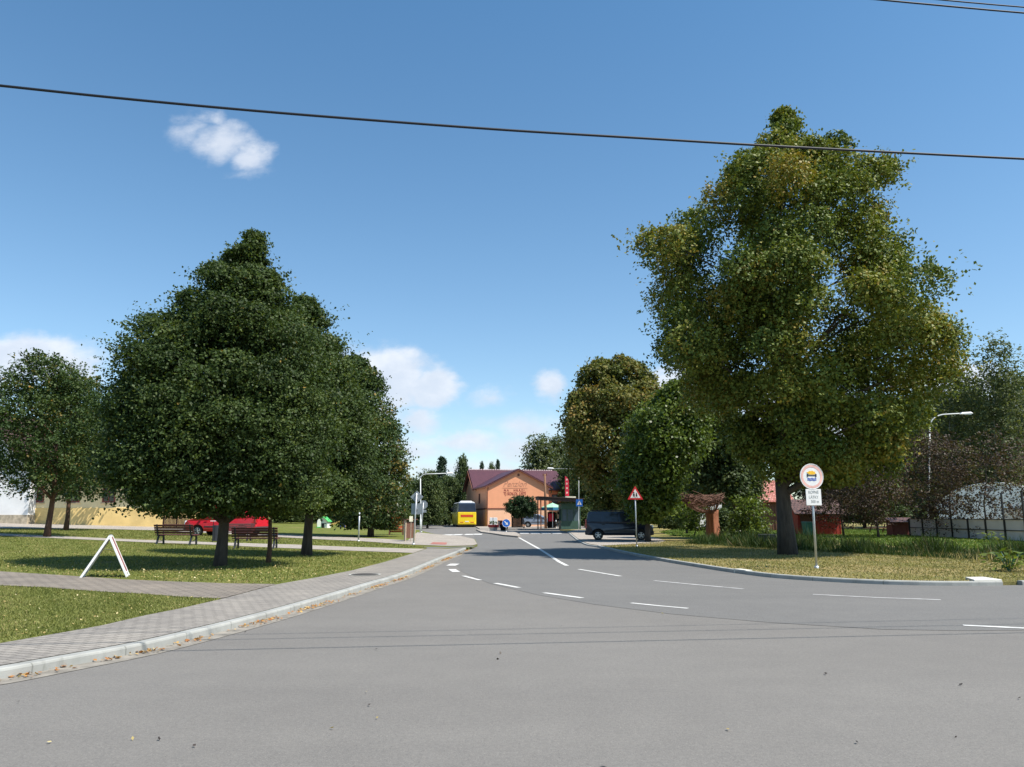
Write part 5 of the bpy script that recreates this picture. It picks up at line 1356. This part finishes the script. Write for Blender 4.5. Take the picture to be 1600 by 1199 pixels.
mb = MB(); mb.tube([(xa, .06, ha+.02), (xa, dp-.06, ha+.02)], .018, 8); mb.build('hinge', M['steel'], t)
mb = MB(); mb.bar((xa-(xa)*.33, dp-.08, ha*.67), (xa+(spread-xa)*.33, dp-.08, ha*.67), .012, .012); mb.build('stay', M['steel'], t)
# notice board and orange timber seat
g = G(640, 846); t = thing('notice_board', 'brown wooden notice board seen obliquely behind the diamond sign post', 'notice board', g, R(62))
hn = zat(640, 814, g.y, g.z)
for s in (-.45, .45): MB().box((s, 0, hn*.5), (.09, .09, hn+.1)).build('post', M['wood_pale'], t)
mb = MB(); mb.box((0, 0, hn*.55), (.8, .05, hn*.8)); mb.build('panel', M['wood_brown'], t)
mb = MB(); mb.box((0, 0, hn+.08), (1.1, .3, .05)); mb.build('roof', M['wood_brown'], t)
g = G(643, 846.5); t = thing('small_sign', 'small cream panel on a short stake beside the notice board', 'sign', (g.x, g.y-.4, g.z), R(10))
mb = MB(); mb.box((0, 0, zat(643, 811, g.y, g.z)), (.20, .02, .30)); mb.build('panel', M['cream'], t); mb = MB(); mb.tube([(0, .02, 0), (0, .02, zat(643, 812, g.y, g.z))], .02, 6); mb.build('stake', M['wood_pale'], t)
g = G(619, 836); Y = g.y; t = thing('timber_shelter_seat', 'bright orange timber bench shelter with boarded back beside the end linden', 'shelter', g, R(6))
hs = zat(619, 803, Y, g.z)
mb = MB()
for k in range(9): mb.box((0, .3, .25+k*(hs-.25)/9), (1.05, .04, (hs-.25)/9-.02))
mb.build('back_boards', M['wood_orange'], t)
for s in (-.5, .5):
    mb = MB(); mb.box((s, 0.32, hs/2), (.1, .1, hs)); mb.box((s, -.35, hs/2), (.09, .09, hs)); mb.build('post', M['wood_brown'], t)
mb = MB(); mb.box((0, .05, .45), (1.0, .4, .06)); mb.build('seat', M['wood_pale'], t)
mb = MB(); mb.prism([(-.75, -.7, hs), (.75, -.7, hs), (.75, .6, hs+.02), (-.75, .6, hs+.02)], (0, 0, .06)); mb.prism([(-.75, -.7, hs+.06), (.75, -.7, hs+.06), (.75, -.05, hs+.35), (-.75, -.05, hs+.35)], (0, 0, .04)); mb.prism([(-.75, .6, hs+.08), (.75, .6, hs+.08), (.75, -.05, hs+.36), (-.75, -.05, hs+.36)], (0, 0, .04)); mb.build('roof', M['wood_brown'], t)
# playground
def playhouse(px, py, w, h, wall, roof, label):
    g = G(px, py); t = thing('playhouse', label, 'playhouse', g, R(-12))
    mb = MB(); mb.prism([(-w/2, -w*.4, -.05), (w/2, -w*.4, -.05), (w/2, -w*.4, h*.65), (0, -w*.4, h), (-w/2, -w*.4, h*.65)], (0, w*.8, 0)); wl = mb.build('walls', M[wall], t)
    mb = MB()
    for s in (-1, 1): mb.prism([(0, -w*.5, h+.02), (s*w*.62, -w*.5, h*.56), (s*w*.62, w*.5, h*.56), (0, w*.5, h+.02)], (0, 0, .05))
    mb.build('roof', M[roof], t)
    mb = MB(); mb.box((0, -w*.4-.008, h*.22), (w*.3, .012, h*.44)); mb.build('door_opening', M['black'], t)
    return t
playhouse(507, 825, .95, 1.05, 'toy_white', 'toy_green', 'small white playhouse with green roof in the playground')
playhouse(545.5, 824.5, .85, 1.15, 'toy_yellow', 'wood_pale', 'pale yellow toy cabin right of the blue slide')
g = G(498, 825); t = thing('play_panel', 'upright white rounded play panel at the left of the playground', 'play equipment', g, R(8))
hh = zat(498, 811, g.y, g.z)
mb = MB(); mb.prism([(-.16, 0, .08), (.16, 0, .08), (.20, 0, hh*.5), (.15, 0, hh*.85), (0, 0, hh), (-.15, 0, hh*.85), (-.20, 0, hh*.5)], (0, .06, 0)); mb.build('panel', M['toy_white'], t, bevel=.02)
mb = MB(); mb.box((0, .03, .04), (.5, .3, .08)); mb.build('foot', M['toy_green'], t)
g = G(533, 825); Y = g.y; t = thing('toy_slide', 'blue toy slide with a yellow chute in the playground', 'slide', g, R(0))
hh = zat(533, 812, Y, g.z)
for s in (-.22, .22):
    mb = MB(); mb.bar((s+.15, 0, 0), (s+.15, .05, hh), .08, .08); mb.build('ladder_leg', M['toy_blue'], t)
mb = MB()
for k in range(4): mb.box((.15, 0, .2+k*.2), (.42, .05, .05))
mb.build('rungs', M['toy_blue'], t)
mb = MB(); mb.box((.15, .13, hh*.7), (.5, .4, .06)); mb.box((.15, .28, hh*.85), (.5, .05, hh*.35)); mb.build('platform', M['toy_blue'], t)
mb = MB(); mb.prism([(-.1, -.1, hh*.72), (-1.3, -.1, .12), (-1.3, .3, .12), (-.1, .3, hh*.72)], (0, 0, .05)); mb.prism([(-.1, -.13, hh*.72), (-1.3, -.13, .12), (-1.3, -.13, .30), (-.1, -.13, hh*.9)], (0, .03, 0)); mb.build('chute', M['toy_yellow'], t)
# picket fence behind the left bench
p0, p1 = G(254, 826), G(296, 828)
t = thing('picket_fence', 'short brown picket fence left of the red van', 'fence', p0, math.atan2(p1.y-p0.y, p1.x-p0.x))
L = (p1-p0).length; n = int(L/.16)
mb = MB()
for k in range(n): mb.box((k*.16, 0, .55), (.09, .025, 1.1))
mb.build('pickets', M['wood_brown'], t)
for z_ in (.3, .85): MB().box((L/2, .03, z_), (L, .035, .07)).build('rail', M['wood_brown'], t)
for x in (0, L/2, L):
    mb = MB(); mb.box((x, .07, .58), (.09, .06, 1.26)); mb.build('post', M['wood_brown'], t)

# ------------------------------------------------------------------ left house
Yh = 66; xl_, xr_ = W(-120, 806, Yh).x, W(310, 806, Yh).x
zb = H(-40, Yh)
t = thing('yellow_house', 'long pale yellow house with ochre plinth and red brown windows behind the left trees', 'house', (0, Yh, 0))
xs0 = W(43, 806, Yh).x
mb = MB(); zs0, zs1, zw = zb-.8, zb+1.35, zb+4.2
mb.poly([(xs0, 0, zs1), (xr_, 0, zs1), (xr_, 0, zw), (xs0, 0, zw)]); mb.poly([(xr_, 0, zs1), (xr_, 8, zs1), (xr_, 8, zw), (xr_, 4, zw+2.7), (xr_, 0, zw)])
mb.build('wall', M['plaster_y'], t)
mb = MB(); mb.poly([(xs0, -.04, zs0), (xr_+.04, -.04, zs0), (xr_+.04, -.04, zs1), (xs0, -.04, zs1)]); mb.poly([(xr_+.04, -.04, zs0), (xr_+.04, 8, zs0), (xr_+.04, 8, zs1), (xr_+.04, -.04, zs1)]); mb.poly([(xs0, -.04, zs1), (xr_+.04, -.04, zs1), (xr_+.04, 0, zs1), (xs0, 0, zs1)])
mb.build('plinth', M['plaster_yp'], t)
mb = MB(); slab(mb, (xs0-.2, -.6, zw-.3), (xr_+.5, -.6, zw-.3), (xr_+.5, 4, zw+2.8), (xs0-.2, 4, zw+2.8)); slab(mb, (xs0-.2, 8.6, zw-.3), (xr_+.5, 8.6, zw-.3), (xr_+.5, 4, zw+2.8), (xs0-.2, 4, zw+2.8))
ro = mb.build('roof', M['roof_brown'], t); uvbox(ro)
for px in (56, 112, 168, 224, 280):
    x = W(px, 806, Yh).x; zz = W(px, 785.5, Yh).z
    win(t, (x-.55, 0, zz), (1, 0, 0), 1.1, 1.4, M['frame_red'], M['glass'], .1, (1, 1), (0, -1, 0), M['stone'])
xw0, xw1 = W(-150, 806, Yh-1).x, W(43, 806, Yh-1).x
t = thing('white_house', 'white gabled house with rough stone base at the left edge', 'house', (0, Yh-1, 0))
mb = MB(); zz = zb+.75
mb.poly([(xw0, 0, zz), (xw1, 0, zz), (xw1, 0, zb+4.6), ((xw0+xw1)/2, 0, zb+9.6), (xw0, 0, zb+4.6)]); mb.poly([(xw1, 0, zz), (xw1, 9, zz), (xw1, 9, zb+4.6), (xw1, 0, zb+4.6)])
mb.build('wall', M['plaster_w'], t)
mb = MB(); mb.box(((xw0+xw1)/2, 4.4, zb), (xw1-xw0+.12, 9, 1.52)); mb.build('stone_base', M['stone'], t)
mb = MB(); xm = (xw0+xw1)/2
slab(mb, (xw1+.4, -.5, zb+4.2), (xm, -.5, zb+9.65), (xm, 9.3, zb+9.65), (xw1+.4, 9.3, zb+4.2)); slab(mb, (xw0-.4, -.5, zb+4.2), (xm, -.5, zb+9.65), (xm, 9.3, zb+9.65), (xw0-.4, 9.3, zb+4.2))
ro = mb.build('roof', M['roof_brown'], t); uvbox(ro)
g = G(51, 816.5); t0 = tree('clipped_hedge', 'square clipped green hedge block before the yellow house', g, [(1.05, -.7, .7), (1.0, -.75, .75), (.5, -.78, .78), (.06, -.75, .75)], None, M['generic'], M['bark'], .04, 331, clumps=170, twigs=5, per=7, leaf=.13, tlen=.22, flat=1, limbs=4, cat='hedge', trunk_name='stem', top_frac=.6, ragged=0, inner=.2)
g = G(2, 817); tree('rose_bush', 'dark bush with red flowers at the left edge before the white house', g, [(1.9, -.25, .3), (1.4, -.6, .6), (.6, -.7, .7), (.1, -.5, .5)], None, M['flower'], M['bark'], .03, 333, clumps=70, twigs=6, per=8, leaf=.13, tlen=.4, flat=1, limbs=6, cat='bush', trunk_name='stem', top_frac=.6)
# ------------------------------------------------------------------ right side: sculpture, sheds, boards, hall
g = G(1115, 845.5); Y = g.y
t = thing('carved_stump_sculpture', 'reddish carved tree stump carrying a wide nest of woven sticks', 'sculpture', g)
hs = zat(1115, 797, Y, g.z); wb = 12.5*Y/1218
mb = MB()
n = 22; lv = 9; b = 0
for i in range(lv):
    u = i/(lv-1); r_ = wb*(1.02-.30*min(1, u*1.6)+.16*max(0, u-.7)); 
    if i == 0: r_ *= 1.12
    for k in range(n):
        a = 2*math.pi*k/n; q = r_*(1+.09*math.sin(3*a+1)+.06*math.sin(7*a+u*2))
        if abs(((a-4.25+math.pi) % (2*math.pi))-math.pi) < .26: q *= .60        # carved cleft towards us
        mb.v.append((q*math.cos(a)-.04*u, q*math.sin(a), -.1+(hs+.1)*u))
for i in range(lv-1):
    for k in range(n): mb.f.append((i*n+k, i*n+(k+1) % n, (i+1)*n+(k+1) % n, (i+1)*n+k))
mb.f.append(tuple((lv-1)*n+k for k in range(n)))
mb.build('stump', M['stump'], t, smooth=True)
mb = MB(); rg = random.Random(5)
nx = W(1096, 780, Y).x-g.x; nz0, nz1 = zat(1096, 798, Y, g.z), zat(1096, 768, Y, g.z); nr = 35*Y/1218
for k in range(330):
    a = rg.random()*6.283; rr = nr*(.35+.62*math.sqrt(rg.random())); u = rr/nr
    zc_ = nz0+(nz1-nz0)*(.15+.85*u**2*rg.uniform(.45, 1.0))
    c = Vector((nx+rr*math.cos(a), rr*.85*math.sin(a), zc_)); ta = a+math.pi/2+rg.gauss(0, .45); Ls = rg.uniform(.5, 1.25)
    d = Vector((math.cos(ta), math.sin(ta), rg.gauss(.04, .22))); inw = Vector((-math.cos(a), -math.sin(a), 0))*Ls*.12
    mb.tube([c-d*Ls*.5+inw, c, c+d*Ls*.5+inw], [.012, .016, .008], 4, cap=False)
for k in range(60):
    a = rg.random()*6.283; e = Vector((nx+nr*.8*math.cos(a), nr*.7*math.sin(a), nz0+(nz1-nz0)*rg.uniform(.3, .7)))
    s = Vector((.05*math.cos(a)-.05, .25*math.sin(a), hs-.25)); m_ = s.lerp(e, .5)-Vector((0, 0, .12)); mb.tube([s, m_, e], [.02, .017, .01], 4, cap=False)
mb.build('stick_nest', M['twig'], t)
g = G(1205, 852.5); t = thing('stone_basin', 'dark grey stone basin in the grass just left of the tall tree trunk', 'basin', g)
mb = MB(); n = 20
prof = [(.44, -.05), (.52, .1), (.60, .42), (.62, .55), (.53, .55), (.48, .30), (.0, .26)]
for r_, z_ in prof:
    for k in range(n): mb.v.append((r_*math.cos(2*math.pi*k/n), r_*math.sin(2*math.pi*k/n), z_))
for i in range(len(prof)-1):
    for k in range(n): mb.f.append((i*n+k, i*n+(k+1) % n, (i+1)*n+(k+1) % n, (i+1)*n+k))
mb.build('bowl', M['tub'], t)
def shed(name, label, pxl, pxr, Y, wall_h, depth, wallm, roofm, rise, pyb=None, cat='shed', plank=True, door=None):
    a, b = W(pxl, 806, Y).x, W(pxr, 806, Y).x; z0 = H((a+b)/2, Y); w = b-a
    t = thing(name, label, cat, ((a+b)/2, Y, z0), R(-5))
    mb = MB(); mb.poly([(-w/2, 0, -.2), (w/2, 0, -.2), (w/2, 0, wall_h), (-w/2, 0, wall_h)])
    mb.poly([(-w/2, depth, -.2), (-w/2, 0, -.2), (-w/2, 0, wall_h), (-w/2, depth/2, wall_h+rise), (-w/2, depth, wall_h)])
    mb.poly([(w/2, 0, -.2), (w/2, depth, -.2), (w/2, depth, wall_h), (w/2, depth/2, wall_h+rise), (w/2, 0, wall_h)])
    mb.poly([(w/2, depth, -.2), (-w/2, depth, -.2), (-w/2, depth, wall_h), (w/2, depth, wall_h)])
    mb.build('wall', wallm, t)
    if plank:
        mb = MB(); k = 0
        while k*.3 < w-.1:
            mb.box((-w/2+.15+k*.3, -.012, wall_h/2), (.03, .02, wall_h)); k += 1
        mb.build('cover_strips', wallm, t)
    mb = MB(); sl2 = rise/(depth/2)
    slab(mb, (-w/2-.3, -.4, wall_h-.4*sl2), (w/2+.3, -.4, wall_h-.4*sl2), (w/2+.3, depth/2, wall_h+rise), (-w/2-.3, depth/2, wall_h+rise), .1)
    slab(mb, (-w/2-.3, depth+.4, wall_h-.4*sl2), (w/2+.3, depth+.4, wall_h-.4*sl2), (w/2+.3, depth/2, wall_h+rise), (-w/2-.3, depth/2, wall_h+rise), .1)
    ro = mb.build('roof', roofm, t); uvbox(ro)
    if door:
        mb = MB(); mb.box((door, -.03, .95), (.85, .05, 1.9)); dd = mb.build('door', M['wood_brown'], t)
        mb = MB(); mb.box((door+.32, -.07, .95), (.05, .05, .14)); mb.build('handle', M['steel'], dd)
    return t
shed('red_shed', 'low red painted timber shed behind the round road sign', 1247, 1312, 60, 1.75, 3.2, M['red_wood'], M['roof_brown'], .9, door=-1.0)
shed('tiled_cottage', 'small cottage with a pale red tiled roof left of the tall tree trunk', 1180, 1236, 76, 2.95, 7.0, M['wood_brown'], M['roof_red'], 2.0, cat='cottage', door=.6)
shed('dark_red_hut', 'low dark red wooden box hut at the left end of the pale boards', 1393, 1419, 58, 1.05, 1.1, mat('dark_red_wood', (.12, .032, .026), .7, .2, 8), M['roof_brown'], .18, cat='hut')
t = shed('white_cottage', 'white walled house glimpsed through leaves above the stick nest', 1082, 1128, 92, 6.2, 7.0, M['plaster_w'], M['roof_brown'], 2.4, cat='house', plank=False)
win(t, (-.9, 0, 2.9), (1, 0, 0), .9, 1.2, M['frame_red'], M['glass'], .08, (1, 0), (0, -1, 0), M['stone'])
g = G(1263, 838); t = thing('wheeled_bin', 'dark green wheeled rubbish bin before the red shed', 'bin', g, R(10))
mb = MB(); loft(mb, [[(-.22, -.25, .06), (.22, -.25, .06), (.22, .25, .06), (-.22, .25, .06)], [(-.29, -.33, .95), (.29, -.33, .95), (.29, .35, .95), (-.29, .35, .95)]]); mb.build('body', M['bin_green'], t, bevel=.03)
mb = MB(); mb.box((0, 0, 1.0), (.62, .74, .07), taper=.92); mb.build('lid', M['bin_green'], t, bevel=.02)
for s in (-.25, .25):
    mb = MB(); mb.prism(disc_pts((s, .3, .1), .1, 14, 'x'), (.05, 0, 0)); mb.build('wheel', M['tyre'], t)
g = G(1376, 833); t = thing('picnic_table', 'dark picnic table with benches on the far lawn', 'picnic table', (g.x, g.y, g.z), R(6))
mb = MB()
for k in range(5): mb.box((0, -.32+k*.16, .74), (1.7, .14, .04))
mb.build('table_top', M['wood_brown'], t)
for s in (-.75, .75):
    mb = MB()
    for k in range(2): mb.box((0, s-.07+k*.14, .45), (1.7, .12, .04))
    mb.build('seat', M['wood_brown'], t)
for x in (-.6, .6):
    mb = MB(); mb.bar((x, -.7, 0), (x, -.25, .72), .05, .09, (1, 0, 0)); mb.bar((x, .7, 0), (x, .25, .72), .05, .09, (1, 0, 0)); mb.bar((x, -.8, .41), (x, .8, .41), .05, .08, (1, 0, 0)); mb.build('leg_frame', M['wood_brown'], t)
# pale boards with dark posts
p0, p1 = G(1422, 838), G(1640, 849.5)
rzb = math.atan2(p1.y-p0.y, p1.x-p0.x); L = (p1-p0).length
t = thing('rink_boards', 'long pale board wall with dark posts and rails along the sports court', 'board wall', p0, rzb)
hb = zat(1423, 812, p0.y, p0.z)
nseg = 8
for k in range(nseg):
    a, b = L*k/nseg, L*(k+1)/nseg
    mb = MB(); mb.box(((a+b)/2, .06, hb/2+.03), (b-a-.03, .04, hb)); mb.build('board_panel', M['board'], t)
for k in range(nseg+1):
    a = L*k/nseg; mb = MB(); hpst = hb+.06 if k not in (6, 7, 8) else hb+1.6
    mb.box((a, 0, hpst/2), (.10, .07, hpst)); mb.build('post', M['post_dark'], t)
for a_, b_, c_, d_ in ((.02, hb*.52, .035, .05), (.02, .03, .05, .08), (.05, hb+.06, .10, .05)): MB().box((L/2, a_, b_), (L, c_, d_)).build('rail', M['post_dark'], t)
Yt = 72; a, b = W(1462, 806, Yt).x, W(1652, 806, Yt).x; cxT, rT = (a+b)/2, (b-a)/2; hT = W(1556, 755, Yt).z-.08
t = thing('white_domed_hall', 'white arched fabric sports hall behind the pale boards', 'hall', (cxT, Yt, .08), R(-30))
n = 24; arc = [(-rT*math.cos(math.pi*k/n), hT*math.sin(math.pi*k/n)**.9) for k in range(n+1)]
mb = MB(); mb.poly([(x, 0, z) for x, z in arc]); mb.poly([(x, 22, z) for x, z in reversed(arc)])
for k in range(n): (x0, z0), (x1, z1) = arc[k], arc[k+1]; mb.poly([(x0, 0, z0), (x1, 0, z1), (x1, 22, z1), (x0, 22, z0)])
mb.build('fabric_shell', M['tent'], t)
mb = MB(); mb.tube([(x, -.04, z) for x, z in arc], .06, 8)
for x in (-rT*.5, 0, rT*.5):
    zt = hT*math.sin(math.acos(-x/rT))**.9; mb.tube([(x, -.04, 0), (x, -.04, zt)], .045, 8)
mb.build('frame', M['steel_w'], t)
mb = MB(); mb.box((rT*.25, -.03, 1.1), (1.6, .05, 2.2)); mb.build('door', M['board'], t)

# ------------------------------------------------------------------ overhead cables
def cable(pix, sh0, sh1, label, r, curve=0.0):
    s0, s1 = P(*sh0), P(*sh1); nrm = (s1-s0).cross(SUN).normalized(); o = Vector((0, 0, CAMZ)); pts = []
    for px, py in pix:
        d = ray(px, py); k = nrm.dot(s0-o)/nrm.dot(d); pts.append(o+d*k)
    a, b = pts[0], pts[-1]; da = (pts[0]-pts[1]).normalized(); db = (pts[-1]-pts[-2]).normalized()
    ext = lambda p, d, s: [p+d*l+Vector((0, 0, .0012*l*l)) for l in s]
    pts = list(reversed(ext(a, da, (3, 7, 12, 18, 26))))+pts+ext(b, db, (3, 7, 12, 18, 26))
    print('cable', label, [tuple(round(c, 2) for c in p) for p in pts[5:-5]])
    mb = MB(); n = len(pts)
    sm = catmull([tuple(p) for p in pts], 6); mb.tube(sm, r, 8)
    return tag(mb.build('overhead_cable', M['cable'], None, smooth=True), label, 'cable')
cable([(0, 134), (200, 155), (400, 173.5), (600, 189.5), (800, 204), (1000, 216), (1200, 228), (1400, 238.5), (1600, 248.5)], (470, 1013), (1600, 989), 'thick black twisted cable crossing the whole sky above both trees', .0145)
cable([(1376, 0), (1450, 7), (1520, 13.5), (1600, 20.5)], (760, 992), (1600, 976), 'lower of the two thin cables in the top right corner', .011)
cable([(1470, 0), (1530, 5.5), (1600, 11.5)], (760, 984), (1600, 967), 'upper of the two thin cables in the top right corner', .009)
print('OBJECT COUNT', len(bpy.data.objects))
